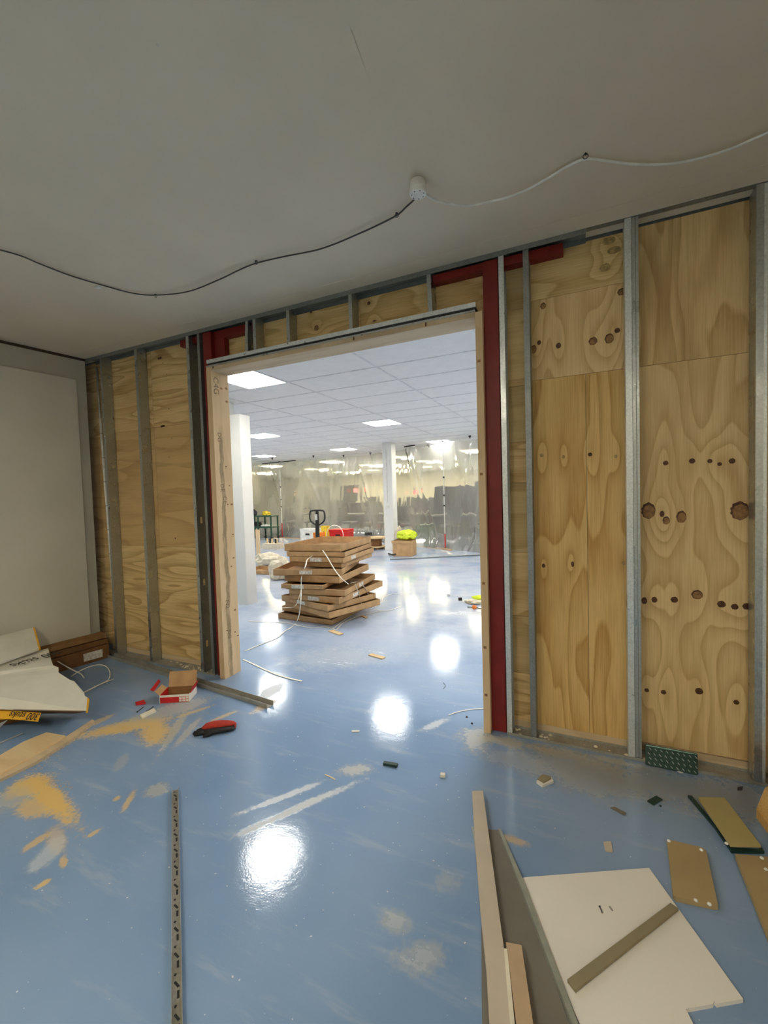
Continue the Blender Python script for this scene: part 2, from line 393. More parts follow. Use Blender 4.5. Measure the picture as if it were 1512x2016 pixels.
def text(name, s, size, mat, parent, loc, rot, depth=.0004, flat=True):
    cu = bpy.data.curves.new(name, 'FONT'); cu.body = s; cu.size = size; cu.extrude = depth; cu.align_x = 'CENTER'; cu.align_y = 'CENTER'
    t = bpy.data.objects.new(name, cu); C.objects.link(t)
    dg = bpy.context.evaluated_depsgraph_get(); me = bpy.data.meshes.new_from_object(t.evaluated_get(dg))
    bpy.data.objects.remove(t)
    o = bpy.data.objects.new(name, me); C.objects.link(o); me.materials.clear(); me.materials.append(mat)
    o.parent = parent; o.location = loc
    if isinstance(rot, Matrix): o.matrix_local = Matrix.Translation(loc) @ rot.to_4x4()
    else: o.rotation_euler = rot
    return o

# ---------------------------------------------------------------- setting: floor, ceilings, walls
X0, X1, Y0, Y1 = -24.0, 9.0, -7.0, 21.0
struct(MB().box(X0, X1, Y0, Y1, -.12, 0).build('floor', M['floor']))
ceil = struct(MB().box(-6.2, 2.6, Y0, .1, H1, H1+.1).build('ceiling', M['ceiling']))
MB().box(-4.4, 2.2, -.135, -.002, H1-.0015, H1).build('board_edge', M['ceiling'], ceil)
MB().ribbon([(-0.630,-1.454,2.920), (-0.659,-1.238,2.920), (-0.668,-0.818,2.920)], .0011, .0005).build('joint_line', M['plasterboard'], ceil)
for px in ((-1.190,-1.680,2.920), (-1.672,-0.897,2.920), (0.368,-0.244,2.920), (-3.905,-0.302,2.920), (-0.673,-0.246,2.920)):
    MB().lathe([(.006,-.0008),(.004,0)], px, 8).build('filler_spot', M['plasterboard'], ceil)
# large room ceiling with its grid of tiles
c2 = struct(MB().box(X0, X1, .16, Y1, H2+.02, H2+.1).build('ceiling', M['white']))
TX, TY = 1.2, 0.6
lampset = {}
for ix in range(-7, 5):
    for iy in range(0, 6): lampset[(round(-3.55+3.0*(ix+1),2), round(1.35+3.63*iy,2))] = 1
tile_me = None
gx0, gy0 = -3.25, 1.05      # a grid line beside the lamp
n_t = 0
i0 = int((-11.0-gx0)/.6)-1
for i in range(-12, 9):
    for j in range(-2, 16):
        xa = gx0+.6*i*1.0; ya = gy0+.605*j
        if xa-.6 < -11 or xa > 1.6 or ya < .1 or ya > 10.4: continue
        if (i % 2): continue
        wdt = 1.2
        # lamps take one square
        x0_, x1_ = xa-1.2, xa
        hit = [l for l in lampset if x0_ < l[0] < x1_ and ya < l[1] < ya+.605]
        spans = [(x0_, x1_)]
        if hit:
            lx = hit[0][0]; spans = [(a, b) for a, b in ((x0_, lx-.3), (lx+.3, x1_)) if b-a > .05]
        for a, b in spans:
            dz = random.uniform(0, .002)
            if tile_me is None or b-a < 1.19:
                o = MB().box(0, b-a-.024, 0, .581, 0, .015).build('ceiling_tile', M['tile'], c2)
                if b-a >= 1.19: tile_me = o.data
            else:
                o = bpy.data.objects.new('ceiling_tile', tile_me); C.objects.link(o); o.parent = c2
            o.location = (a+.012, ya+.012, H2+.003+dz); n_t += 1
g = MB()
for j in range(-1, 16):
    y = gy0+.605*j
    if y > .2: g.box(-11.2, 1.6, y-.012, y+.012, H2, H2+.019)
for i in range(-12, 9, 2):
    x = gx0+.6*i; g.box(x-.012, x+.012, .2, 10.6, H2-.001, H2+.019)
g.build('ceiling_grid', M['tgrid'], c2)

# left wall (slightly off square) with a lighter board
wl = struct(MB().prism([(-4.43,.0),(-4.55,.0),(-5.4,-7.0),(-5.28,-7.0)], 0, H1).build('wall_left', M['paint_wall']))
dirw = Vector((-5.28+4.43, -7.0, 0)).normalized(); nrm = Vector((-dirw.y, dirw.x, 0)); nrm = nrm if nrm.x > 0 else -nrm
def onleft(s, z, off=0): return Vector((-4.43,0,0))+dirw*s+nrm*off+Vector((0,0,z))
b = MB(); q = [onleft(.09,.0,.0), onleft(6.5,.0,.0), onleft(6.5,2.70,.0), onleft(.09,2.70,.0)]
q2 = [p+nrm*.0125 for p in q]
b._add(q+q2, ((0,1,2,3),(7,6,5,4),(0,4,5,1),(1,5,6,2),(2,6,7,3),(3,7,4,0))); b.build('plasterboard', M['plasterboard'], wl)
b = MB(); q = [onleft(-.02,2.895), onleft(6.9,2.895), onleft(6.9,2.918), onleft(-.02,2.918)]; q2 = [p+nrm*.006 for p in q]
b._add(q+q2, ((0,1,2,3),(7,6,5,4),(0,4,5,1),(1,5,6,2),(2,6,7,3),(3,7,4,0))); struct(b.build('gap_shadow_1', M['gap_shade']))  # dark strip painting the shade in the gap between left wall and ceiling
struct(MB().box(2.2, 2.32, Y0, 0, 0, H1).build('wall_right', M['plasterboard']))
struct(MB().box(-6.2, 2.32, Y0-.12, Y0, 0, H1).build('wall_front', M['plasterboard']))
struct(MB().box(X0, X1, Y1, Y1+.1, 0, H2+.1).build('wall_far', M['plasterboard']))
struct(MB().box(X0-.1, X0, 0, Y1, 0, H2+.1).build('wall_far_left', M['plasterboard']))
struct(MB().box(X1, X1+.1, 0, Y1, 0, H2+.1).build('wall_far_right', M['plasterboard']))

# ---------------------------------------------------------------- the open stud wall
OXL, OXR, OZ = -2.745, -0.588, 2.553      # clear opening
b = MB(); b.box(X0, -2.80, .118, .16, 0, H1+.02); b.box(-.545, X1, .118, .16, 0, H1+.02); b.box(-2.80, -.545, .118, .16, 2.60, H1+.02)
wb = struct(b.build('wall_back', M['galv_track']))
KN = [((0.397,0.100,1.626),), ((0.515,0.100,1.630),5), ((0.592,0.100,1.625),4), ((0.633,0.100,1.607),3.5), ((0.685,0.100,1.620),5),
          ((0.315,0.100,1.369),12,16,False,True), ((0.379,0.100,1.351),4,6), ((0.398,0.100,1.315),6,8,False,True), ((0.467,0.100,1.334),8,12,False,True), ((0.717,0.100,1.364),14,17,False,True),
          ((0.293,0.100,0.867),5,7), ((0.341,0.100,0.876),5,6), ((0.434,0.100,0.883),6), ((0.536,0.100,0.918),9,9,False,True), ((0.641,0.100,0.875),6.5), ((0.697,0.100,0.866),5.5), ((0.745,0.100,0.872),6),
          ((0.302,0.100,0.360),4), ((0.382,0.100,0.362),4.5), ((0.544,0.100,0.395),6.5), ((0.704,0.100,0.363),4.5),
          ((-0.213,0.100,2.588),5.5,7,False,True), ((-0.239,0.100,2.379),4,5), ((-0.271,0.100,2.345),6,9,False,True), ((-0.132,0.100,2.343),5,6), ((0.050,0.100,2.337),8,8,False,True), ((0.132,0.100,2.337),8,10,False,True), ((0.172,0.100,2.374),5), ((0.194,0.100,2.580),7,7,False,True),
          ((0.134,0.100,2.873),12,8,True), ((0.159,0.100,2.814),12,7,True), ((0.115,0.100,2.731),10,8,True), ((0.028,0.100,1.697),4), ((-0.113,0.100,1.692),3,4,True), ((0.159,0.100,1.677),3,4,True), ((-0.234,0.100,1.709),4,4,True),
          ((-0.233,0.100,1.041),3.5,4.5), ((-0.071,0.100,1.057),3,6), ((0.193,0.100,1.074),3.5,4,True),
          ((-1.801,0.100,2.758),7,7,False,True), ((-1.845,0.100,2.883),3), ((-1.360,0.100,2.847),4.5), ((-1.321,0.100,2.717),5,2), ((-2.612,0.100,2.877),3),
          ((-3.464,0.100,2.757),1.6), ((-3.419,0.100,2.650),1.6), ((-3.414,0.100,2.339),1.8), ((-3.500,0.100,1.979),2,2,True), ((-3.394,0.100,2.072),2.5,3,True), ((-3.439,0.100,1.905),3,3,True), ((-3.411,0.100,1.160),2.5), ((-3.644,0.100,1.229),2,2,True), ((-0.350,0.100,2.881),3,2,True), ((0.560,0.100,0.044),5,2.5)]
PLY = {'ply_light': ((0.84,0.62,0.31), (0.56,0.34,0.13), 'z', 10, 1.0, (0.55,0.34,0.13)), 'ply_warm': ((0.80,0.55,0.22), (0.50,0.26,0.06), 'z', 8, 1.1, (0.50,0.25,0.06)),
       'ply_cross': ((0.82,0.61,0.29), (0.50,0.30,0.10), 'x', 8, 1.0, (0.50,0.30,0.12))}
def sheet(mat, x0, x1, z0, z1, dy=0):
    ks = [(k[0][0]-x0, k[0][2]-z0, (k[1] if len(k) > 1 else 4.5)/307) for k in KN if x0-.02 <= k[0][0] <= x1+.02 and z0 <= k[0][2] <= z1]
    if ks and mat in PLY and x0 > -3:
        nm = mat+'_%d' % len(M); M[nm] = plywood(nm, *PLY[mat], knots=ks); mat = nm
    return MB().box(0, x1-x0-.002, 0, .017, 0, z1-z0-.002).build('plywood_sheet', M[mat], wb, loc=(x0+.001, .1+dy, z0+.001))
sheets = []
def S(*a, **k): o = sheet(*a, **k); sheets.append((o, a[1], a[2], a[3], a[4])); return o
# left of the opening
S('ply_cross', -4.60, -2.87, .06, 1.083); S('ply_old', -4.60, -3.62, 1.083, 2.19); S('ply_old', -3.62, -2.87, 1.083, 2.19, dy=.0006)
S('ply_cross', -4.60, -3.62, 2.19, 2.905); S('ply_cross', -3.62, -2.87, 2.19, 2.905, dy=.0006)
# over the opening
S('ply_cross', -2.68, -2.28, 2.60, 2.90); S('ply_cross', -2.28, -1.43, 2.60, 2.90); S('ply_cross', -1.43, -.55, 2.60, 2.895)
# right of the opening
zc = [.05, .36, .72, 1.12, 1.55, 1.80, 2.14, 2.60, 2.90]
for k, (a, c) in enumerate(zip(zc, zc[1:])): S('ply_plank' if k % 2 else 'ply_cross', -.455, -.285, a, c, dy=.0015*(k % 3))
S('ply_cross', -.285, .27, 2.63, 2.90); S('ply_light', -.285, .27, 2.16, 2.63)
S('ply_warm', -.285, .011, .05, 2.16); S('ply_warm', .011, .27, .05, 2.16, dy=.0004)
S('ply_light', .27, .775, 2.16, 2.905); S('ply_light', .27, .775, .06, 2.16)
S('ply_old', .79, 2.0, .05, 1.5); S('ply_light', .79, 2.0, 1.5, 2.9)
def knot(px, rpx=4.5, ry=None, pale=False, core=False, nail=False):
    r = rpx*.86/307.0; rz_ = (ry or rpx)*.86/307.0
    for o, x0, x1, z0, z1 in sheets:
        if x0 <= px[0] <= x1 and z0 <= px[2] <= z1:
            def disc(k, d, m_, nm, par, base):
                b = MB(); n = 14 if r < .03 else 24
                pts = [(math.cos(2*PI*i/n)*r*k*(1+.08*math.sin(3*i)), math.sin(2*PI*i/n)*rz_*k*(1+.06*math.cos(2*i+1))) for i in range(n)]
                b.prism(pts, 0, d, Matrix.Rotation(PI/2, 4, 'X'))
                return b.build(nm, M[m_], par, loc=base)
            lx, lz = px[0]-x0, px[2]-z0
            k_ = disc(1, .0008, 'knot_pale' if pale else 'knot', 'knot', o, (lx, .0002, lz))
            if core:
                disc(.84, .0012, 'knot_core', 'knot_core', o, (lx+r*.08, .0002, lz-rz_*.15))
            return
for a in KN:
    knot(*a)
for px in ((-3.487,0.100,2.806), (-3.492,0.100,2.191)):
    MB().box(-.03, .012, -.006, 0, -.008, .008).build('knot', M['knot'], wb, loc=(px[0], .1, px[2]))

# studs: C sections, web on the right, lips at the edges of the flanges
def cstud(x, z0, z1, w=.034, mat='galv', depth=.095, y=0.0, tilt=0, web='R', name='stud', holes=(), wm=None):
    t = .0016; b = MB()
    b.box(0, w, 0, t, 0, z1-z0)
    b.box(0, w, depth-t, depth, 0, z1-z0)
    xe = 0 if web == 'R' else w-t
    b.box(xe, xe+t, t, .010, 0, z1-z0); b.box(xe, xe+t, depth-.010, depth-t, 0, z1-z0)
    o = b.build(name, M[mat], wb, loc=(x, y, z0))
    xw = w-t if web == 'R' else 0
    b = MB(); zs = [0]
    hh = .055
    for h in holes: zs += [h-z0-hh/2, h-z0+hh/2]
    zs.append(z1-z0)
    for k in range(0, len(zs), 2): b.box(xw, xw+t, t, depth-t, zs[k], zs[k+1])
    for h in holes:
        b.box(xw, xw+t, t, depth*.5-.011, h-z0-hh/2, h-z0+hh/2); b.box(xw, xw+t, depth*.5+.011, depth-t, h-z0-hh/2, h-z0+hh/2)
    wbm = b.build('web', M[wm or mat], o)
    if tilt: o.rotation_euler.y = tilt
    return o
Zt = 2.915
cstud(-4.205, .003, Zt, .03, 'galv', y=.001)
cstud(-3.702, .003, Zt, .034)
cstud(-3.045, .003, Zt, .032, 'galv', wm='galv_dull', holes=(.25,.79,1.33))
cstud(-2.915, .003, Zt, .028, 'galv_dull')
s990 = cstud(-.450, .003, Zt, .030, 'galv_bright', web='L')
cstud(-.312, .003, Zt, .032, 'galv_dull', y=.004, web='R')
cstud(.204, .003, Zt, .031, 'galv_bright', web='L')
cstud(.237, .003, Zt, .031, 'galv', y=.005, web='R')
for dx in (.252,): MB().box(dx, dx+.004, -.0005, .001, .003, Zt).build('rib', M['galv_dull'], wb, loc=(0,.005,0))
cstud(.752, .003, Zt, .030, 'galv', web='L')
cstud(.775, .003, Zt, .022, 'galv_bright', y=.004, web='R')
for i in range(3): cstud(1.2+.45*i, .003, Zt, .034)
# cripples over the head
for x, tl in ((-2.405,.06), (-2.318,0), (-1.998,0), (-1.468,0), (-.890,-.03)):
    cstud(x, 2.640, Zt, .027, 'galv', web='R', tilt=tl)
# tracks
def track(x0, x1, z, up, mat, name, h=.032, y0=-.0025, y1=.0985):
    b = MB(); t = .0016; s_ = 1 if up else -1
    za, zb = sorted((z, z+s_*t)); b.box(0, x1-x0, y0, y1, za-z, zb-z)
    za, zb = sorted((s_*t, s_*h)); b.box(0, x1-x0, y0, y0+t, za, zb); b.box(0, x1-x0, y1-t, y1, za, zb)
    return b.build(name, M[mat], wb, loc=(x0, 0, z))
track(-4.42, -1.90, H1-.001, False, 'galv_track', 'top_track'); track(-1.90, -.40, H1-.001, False, 'galv_track', 'top_track')
track(-.398, .02, H1-.001, False, 'galv_track', 'top_track', h=.030); track(.022, 2.1, H1-.001, False, 'galv_track', 'top_track', h=.034)
track(-4.42, -2.88, .001, True, 'galv_dusty', 'bottom_track', h=.012); track(-.45, 2.1, .001, True, 'galv_dusty', 'bottom_track', h=.016)
MB().box(0, 1.5, 0, .014, 0, .058).build('bottom_plate', M['pine_dirty'], wb, loc=(-4.4,.099,.0))
MB().box(0, 2.4, 0, .014, 0, .055).build('bottom_plate', M['pine_dirty'], wb, loc=(-.45,.099,.0))
# dark brown timber inside the track on the left, dust heaps in the track
b = MB()
for k in range(60):
    x = random.choice([random.uniform(-3.6,-2.95), random.uniform(-.44,.5), random.uniform(-3.3,-3.0)]); y = random.uniform(.02,.09); r = random.uniform(.004,.014)
    b.lathe([(r,0),(r*.5,r*.45)], (x, y, .003), 6)
b.build('sawdust', M['board_core'], wb)['kind'] = 'stuff'
# red steel portal
def red(x0, x1, y0, y1, z0, z1, name): return MB().box(0, x1-x0, 0, y1-y0, 0, z1-z0).build(name, M['red'], wb, loc=(x0,y0,z0))
red(-2.862, -2.772, .012, .098, 0.004, 2.885, 'steel_post')
red(-.546, -.458, .012, .098, 0.004, 2.885, 'steel_post')
red(-3.165, -2.865, .045, .097, 2.835, 2.890, 'steel_beam'); red(-2.770, -2.345, .045, .097, 2.825, 2.890, 'steel_beam')
red(-.865, -.549, .030, .097, 2.845, 2.890, 'steel_beam'); red(-.456, -.098, .030, .097, 2.840, 2.890, 'steel_beam')
red(-2.770, -2.66, .046, .098, 2.62, 2.826, 'steel_bracket')
for p in ((-.50,.0105,2.67), (-.40,.0285,2.87), (-.62,.0285,2.865)):
    MB().lathe([(.006,0),(.004,.003)], (0,0,0), 8).build('bolt', M['red'], wb, loc=p)
    wb.children[-1].rotation_euler.x = PI/2
# door lining of raw timber
dl = struct(MB().box(OXL-.052, OXL, -.028, .157, .0, OZ+.045).build('door_1', M['pine_jamb']))
MB().box(0, .043, 0, .185, 0, OZ+.030).build('door_jamb', M['pine'], dl, loc=(OXR,-.028,.0))
MB().box(0, OXR-OXL-.002, 0, .185, 0, .044).build('door_head', M['pine_dirty'], dl, loc=(OXL+.001,-.028,OZ))
# steel head track above the lining: sill track turned up, dark gap, second flange down
MB().box(0, 2.20, 0, .0018, 0, .028).box(0, 2.20, .0018, .126, 0, .0018).build('head_track', M['galv_bright'], dl, loc=(-2.782,-.036,2.612))
MB().box(0, 2.19, 0, .11, 0, .015).build('head_gap', M['black'], dl, loc=(-2.775,-.0275,2.598))
MB().box(0, 2.21, 0, .0016, 0, .013).build('head_flange', M['galv'], dl, loc=(-2.797,-.0315,2.584))
for (yy, zz, r) in ((.075,2.43,.012),(.13,2.44,.012),(.13,2.33,.012),(.09,1.78,.006),(.09,1.46,.008),(.135,1.46,.011),(.135,1.2,.006),(.13,1.0,.009),(.10,.93,.008),(.12,.55,.010),(.12,1.62,.005),(.02,.40,.006),(.14,.32,.007),(.11,.36,.006)):
    b = MB(); b.prism([(math.cos(2*PI*i/10)*r*.8, math.sin(2*PI*i/10)*r*1.3) for i in range(10)], 0, .0007, Matrix.Rotation(PI/2,4,'Y'))
    b.build('knot', M['knot_core'] if r > .007 else M['knot'], dl, loc=(OXL, yy, zz))
for xx, zz in ((-2.72,2.578), (-1.42,2.575), (-.90,2.57)):
    MB().box(-.005,.005,0,.0008,-.012,.012).build('knot', M['knot'], dl, loc=(xx,-.0288,zz))
for zz in (2.30,1.62,.95,.55,.25):
    MB().box(-.009,.009,0,.0008,-.008,.008).build('knot', M['knot_core'], dl, loc=(OXR+.018,-.0288,zz-.01))
# stamps on the left jamb, reading downwards
RM = Matrix(((0,0,1),(0,1,0),(-1,0,0)))      # text runs down the reveal facing +x
for s_, z, y, sz, m_ in (('C4G',2.44,.018,.075,'ink_grey'),('DE',1.60,.038,.055,'ink_grey'),('CE',1.50,.062,.055,'ink_grey'),('DG',2.02,.030,.055,'ink_grey'),('N2',.62,.035,.06,'ink_grey'),('DG',.36,.045,.05,'ink_grey')):
    text('stamp', s_, sz, M[m_], dl, (OXL+.0002, y, z), RM)
# conduit in the far left bay
cd = thing('plastic_conduit', 'thin pale grey ribbed conduit running up the far left bay of the stud wall', 'pipe')
a, c = Vector((-4.349,0.060,2.848)), Vector((-4.259,0.060,0.048))
MB().tube([c, c.lerp(a,.16), a.lerp(c,.18), a], [.010,.010,.011,.012], 10).build('pipe', M['galv_dusty'], cd, smooth=True)
MB().tube([c.lerp(a,.16)+Vector((0,-.001,0)), a.lerp(c,.18)+Vector((0,-.001,0))], .0125, 10).build('sleeve', M['cable_white'], cd, smooth=True)
for k in range(9):
    p = c.lerp(a, .17+.085*k); MB().tube([p-Vector((0,0,.003)), p+Vector((0,0,.003))], .0145, 10).build('clip', M['galv_dull'], cd)

# ---------------------------------------------------------------- ceiling cable and junction box
jb = thing('junction_box', 'small round white junction box on the grey ceiling where both cables meet', 'junction box', (-0.673,-0.758,2.920))
MB().lathe([(.034,-.002),(.036,-.022),(.036,-.036)], (0,0,0), 28).build('base', M['white_plastic'], jb, bevel=.002)
MB().lathe([(.037,-.062),(.039,-.058),(.039,-.037)], (0,0,0), 28).build('cover', M['cable_white'], jb, bevel=.002)
for k in range(7):
    a = k*.9; MB().box(-.002,.002,-.002,.002,-.0635,-.061).build('vent_hole', M['black'], jb, loc=(.028*math.cos(a), .028*math.sin(a), 0))
def cable(name, pts, r, mat, label, dz=0):
    o = MB().tube(smoothpts(pts, 8), r, 8).build(name, M[mat], None, smooth=True); return tag(o, label, 'cable')
cable('electric_cable', [(-0.675,-0.756,2.868), (-0.714,-0.698,2.885), (-0.771,-0.653,2.895), (-0.843,-0.604,2.903), (-0.971,-0.580,2.900), (-1.103,-0.560,2.900), (-1.240,-0.543,2.900), (-1.375,-0.541,2.900), (-1.565,-0.572,2.900), (-1.761,-0.585,2.905), (-1.904,-0.581,2.900), (-2.093,-0.560,2.895), (-2.382,-0.544,2.893), (-2.630,-0.592,2.905), (-2.741,-0.686,2.905), (-2.818,-0.839,2.912), (-2.857,-1.001,2.908), (-2.862,-1.163,2.905), (-2.856,-1.290,2.900), (-2.939,-1.455,2.900)], .0042, 'cable_dark', 'thin dark grey cable drooping across the ceiling left of the junction box')
cable('electric_cable', [(-0.654,-0.767,2.868), (-0.643,-0.709,2.875), (-0.600,-0.627,2.880), (-0.498,-0.546,2.882), (-0.407,-0.518,2.885), (-0.315,-0.501,2.890), (-0.222,-0.506,2.895), (-0.132,-0.531,2.900), (-0.048,-0.560,2.905), (0.018,-0.565,2.907), (0.091,-0.524,2.903), (0.182,-0.463,2.900), (0.273,-0.409,2.900), (0.372,-0.368,2.900), (0.466,-0.351,2.900), (0.569,-0.356,2.900), (0.631,-0.374,2.900), (0.744,-0.415,2.900)], .0055, 'cable_white', 'thick white cable looping across the ceiling right of the junction box')
for px, lb in (((-2.645,-0.580,2.920), 'black cable tie on the dark cable nearest the left room corner'), ((-1.761,-0.585,2.920), 'black cable tie on the dark cable above the middle of the doorway'), ((-0.845,-0.597,2.920), 'black cable tie on the dark cable just below the junction box'), ((0.018,-0.580,2.920), 'black cable tie holding the white cable')):
    t = thing('cable_tie', lb, 'cable tie', px, 0, 'cable ties on the ceiling')
    MB().tube([(.010*math.cos(a), 0, -.012+.010*math.sin(a)) for a in [2*PI*k/14 for k in range(15)]], .0016, 6, False).build('loop', M['black'], t)
    MB().box(-.004,.004,-.004,.004,-.005,0).box(-.0015,.0015,-.012,-.004,-.012,-.004).build('head', M['black'], t)
hb = thing('cable_clip', 'small white plastic clip holding the dark cable at the left', 'clip', (-2.874,-0.827,2.920))
MB().box(-.018,.018,-.012,.012,-.012,0).build('body', M['cable_white'], hb, bevel=.003)
MB().box(-.008,.008,-.016,-.010,-.009,-.001).build('tab', M['white_plastic'], hb)

# ---------------------------------------------------------------- lamps
def lamp(x, y, z, mat, label, group=None, s=.295):
    t = thing('ceiling_panel_light', label, 'ceiling light', (x, y, z), 0, group)
    MB().box(-s,s,-s,-s+.012,-.008,.002).box(-s,s,s-.012,s,-.008,.002).box(-s,-s+.012,-s+.012,s-.012,-.008,.002).box(s-.012,s,-s+.012,s-.012,-.008,.002).build('frame', M['white'], t)
    MB().box(-s+.012,s-.012,-s+.012,s-.012,-.004,.0).build('diffuser', M[mat], t)
    return t
lbl = {(-3.55,1.35): 'square white panel light nearest the doorway, over the stacked cartons', (-3.55,4.98): 'square white panel light in the middle of the far ceiling', (-6.55,4.98): 'square white panel light beside the left white column, second behind the nearest one',
       (-3.55,8.61): 'square white panel light next to the right end of the plastic sheet', (-6.55,8.61): 'square white panel light in front of the middle of the plastic sheet', (-9.55,8.61): 'square white panel light next to the left end of the plastic sheet'}
for x in (-15.55,-12.55,-9.55,-6.55,-3.55,-.55,2.45,5.45):
    for y in (1.35, 4.98, 8.61):
        if x < -10 and y > 8: continue
        lamp(x, y, H2, 'lamp_far', lbl.get((x,y), 'square white panel light out of view in the far room ceiling'), 'panel lights in the far room')
for i, (x, y) in enumerate([(-12.5,12.3),(-9.4,12.2),(-6.5,12.2),(-3.5,11.9),(-.5,12.2),(-12.5,15.6),(-9.2,15.2),(-6.3,15.0),(-3.3,15.4),(-.4,15.4),(-13,19),(-10.7,19),(-7.5,19),(-4,19),(-16.5,15.5)]):
    lamp(x, y, H2-.005, 'lamp_back', 'yellowish panel light blurred behind the plastic sheet', 'panel lights behind the plastic sheet', .28)
for x, y in ((-1.3,-3.7), (1.3,-4.9), (-3.5,-4.9)):
    lamp(x, y, H1-.003, 'lamp_near', 'warm panel light in the ceiling behind the camera', 'panel lights behind the camera', .3)

# ---------------------------------------------------------------- far room: columns
t = thing('clad_column', 'wide glossy white column just behind the left door jamb', 'column', (-4.60,2.10,0))
MB().box(-.27,.25,-.105,.095,0,2.69).build('cladding', M['cladding'], t)
MB().box(-.25,-.03,-.06,.09,2.69,H2).build('core', M['white'], t)
t = thing('square_column', 'slim white square column standing in front of the plastic sheet', 'column', (-4.82,8.1,0))
MB().box(-.135,.135,-.14,.14,0,H2-.001).build('shaft', M['cladding'], t)
s_ = MB().box(-.045,.045,-.022,-.0005,-.045,.045).build('socket_outlet', M['white_plastic'], t, loc=(-.02,-.14,1.18), bevel=.004)
MB().box(-.03,.03,-.003,0,-.02,.02).build('socket_face', M['tgrid'], s_, loc=(0,-.0225,0))
MB().tube([(0,0,0),(0,0,1.45)], .012, 8).build('conduit', M['white_plastic'], t, loc=(-.02,-.152,1.3))
# plastic sheet hung across the room
path = [(-14.5,11.4),(-12.3,11.2),(-10.45,10.86),(-8.6,10.55),(-7.0,10.25),(-5.9,9.95),(-5.0,9.45),(-4.35,9.0),(-3.40,8.66),(-2.4,8.30),(-1.2,7.7),(.4,7.0),(2.4,6.2)]
pp = smoothpts([(x,y,0) for x,y in path], 56)
RIDGES = ((-4.75,-3.85),(-4.60,-3.55),(-3.1,-2.75),(-2.6,-3.1),(-2.2,-2.6),(-9.6,-8.0),(-11.3,-10.2),(-6.9,-6.2))
b = MB(); rows = []
nz = 26
for i, q in enumerate(pp):
    d = (pp[min(i+1,len(pp)-1)]-pp[max(i-1,0)]).normalized(); nn = Vector((d.y,-d.x,0))
    col = []
    for k in range(nz+1):
        z = .004+(H2-.03)*k/nz; f = k/nz
        xx = q.x
        w = .020*math.sin(xx*5.0+1.2*math.sin(z*1.3))*(1-.6*f)+.006*math.sin(xx*17+z*2.0)*(.4+.6*(1-f))+.002*math.sin(xx*31-z*5)
        rt = max(0, 1-abs(xx+3.0)/1.6); w += rt*.03*math.sin(xx*9+ (z-1.4)*2.2)
        cl = max(0, 1-abs(xx+4.6)/.9); w += cl*.01*math.sin(z*2+xx*7)
        for xt, xb in RIDGES: w += .030*math.exp(-((xx-(xb+(xt-xb)*f))/.05)**2)
        flare = max(0, .35-z)**1.5*1.5
        sag = -.03*abs(math.sin((xx+.3)*2.2))*f
        col.append(b.bm.verts.new(q+nn*(w-flare*-.9)+Vector((0,0,z+sag))))
    rows.append(col)
for A, B in zip(rows, rows[1:]):
    for k in range(nz): b.bm.faces.new((A[k],B[k],B[k+1],A[k+1]))
ds = tag(b.build('dust_sheet', M['film'], None, smooth=True), 'translucent plastic dust sheet hung across the far room from floor to ceiling', 'plastic sheet')
ORD = ('first','second','third','fourth','fifth','sixth','seventh')
def rail(x0, y0, x1, y1, lab):
    o = MB().tube([(x0,y0,H2-.018),(x1,y1,H2-.018)], .016, 8).build('sheet_rail', M['black']); tag(o, lab, 'rail')
rail(-11.6,10.9,-9.75,10.6,'black clamping rail along the top of the plastic sheet at the left pole'); rail(-5.75,9.68,-5.35,9.5,'short black clamping rail on top of the sheet left of the slim column')
rail(-4.75,9.05,-4.35,8.85,'short black clamping rail on top of the sheet right of the slim column')
for i, px in enumerate(((-9.711,9.222,2.880), (-8.267,9.579,2.880), (-7.424,10.128,2.880), (-6.325,9.979,2.880), (-4.610,9.516,2.880), (-4.062,9.139,2.880), (-2.550,7.931,2.880))):
    t = MB().box(-.03,.03,-.012,.012,-.012,.018).box(-.008,.008,-.02,.02,-.05,-.012).build('sheet_clip', M['black'], None, loc=px)
    tag(t, ORD[i]+' tiny black clip from the left along the top of the plastic sheet', 'clip', 'clips along the top of the sheet')
def prop_pole(x, y, lab, hr):
    t = thing('support_pole', lab, 'pole', (x,y,0))
    MB().lathe([(.05,0),(.05,.012),(.02,.02),(.02,.05)], (0,0,0), 14).build('foot', M['black'], t)
    MB().tube([(0,0,.05),(0,0,hr)], .017, 10).build('lower_tube', M['red_gloss'], t)
    MB().tube([(0,0,hr),(0,0,2.85)], .013, 10).build('upper_tube', M['white_plastic'], t)
    for z in (1.15,1.42,1.9): MB().tube([(0,0,z),(0,0,z+.045)], .024, 10).build('collar', M['black'], t)
    MB().lathe([(.02,2.85),(.05,2.872),(.05,2.882)], (0,0,0), 14).build('head', M['black'], t)
prop_pole(-3.40,8.44,'white telescopic pole with a red foot holding up the right part of the plastic sheet', .42)
prop_pole(-10.42,10.50,'white telescopic pole with a red foot beside the green trolley', .55)
tag(MB().box(-1.0,1.0,-.03,.03,0,.03).build('wooden_batten', M['cardboard'], None, loc=(-3.95,8.86,0), rz=math.atan2(-1.42,1.72)), 'reddish batten holding down the foot of the sheet right of the column', 'batten')
tag(MB().box(-1.0,1.0,-.02,.02,0,.02).build('wooden_batten', M['cardboard'], None, loc=(-9.9,10.35,0), rz=-.2), 'reddish batten on the floor right of the green trolley', 'batten')
tag(MB().tube([(-4.086,6.352,0.018), (-2.189,7.588,0.018)], .018, 8).build('steel_pipe', M['galv_dull']), 'long dark grey pipe lying on the floor across the doorway view', 'pipe')

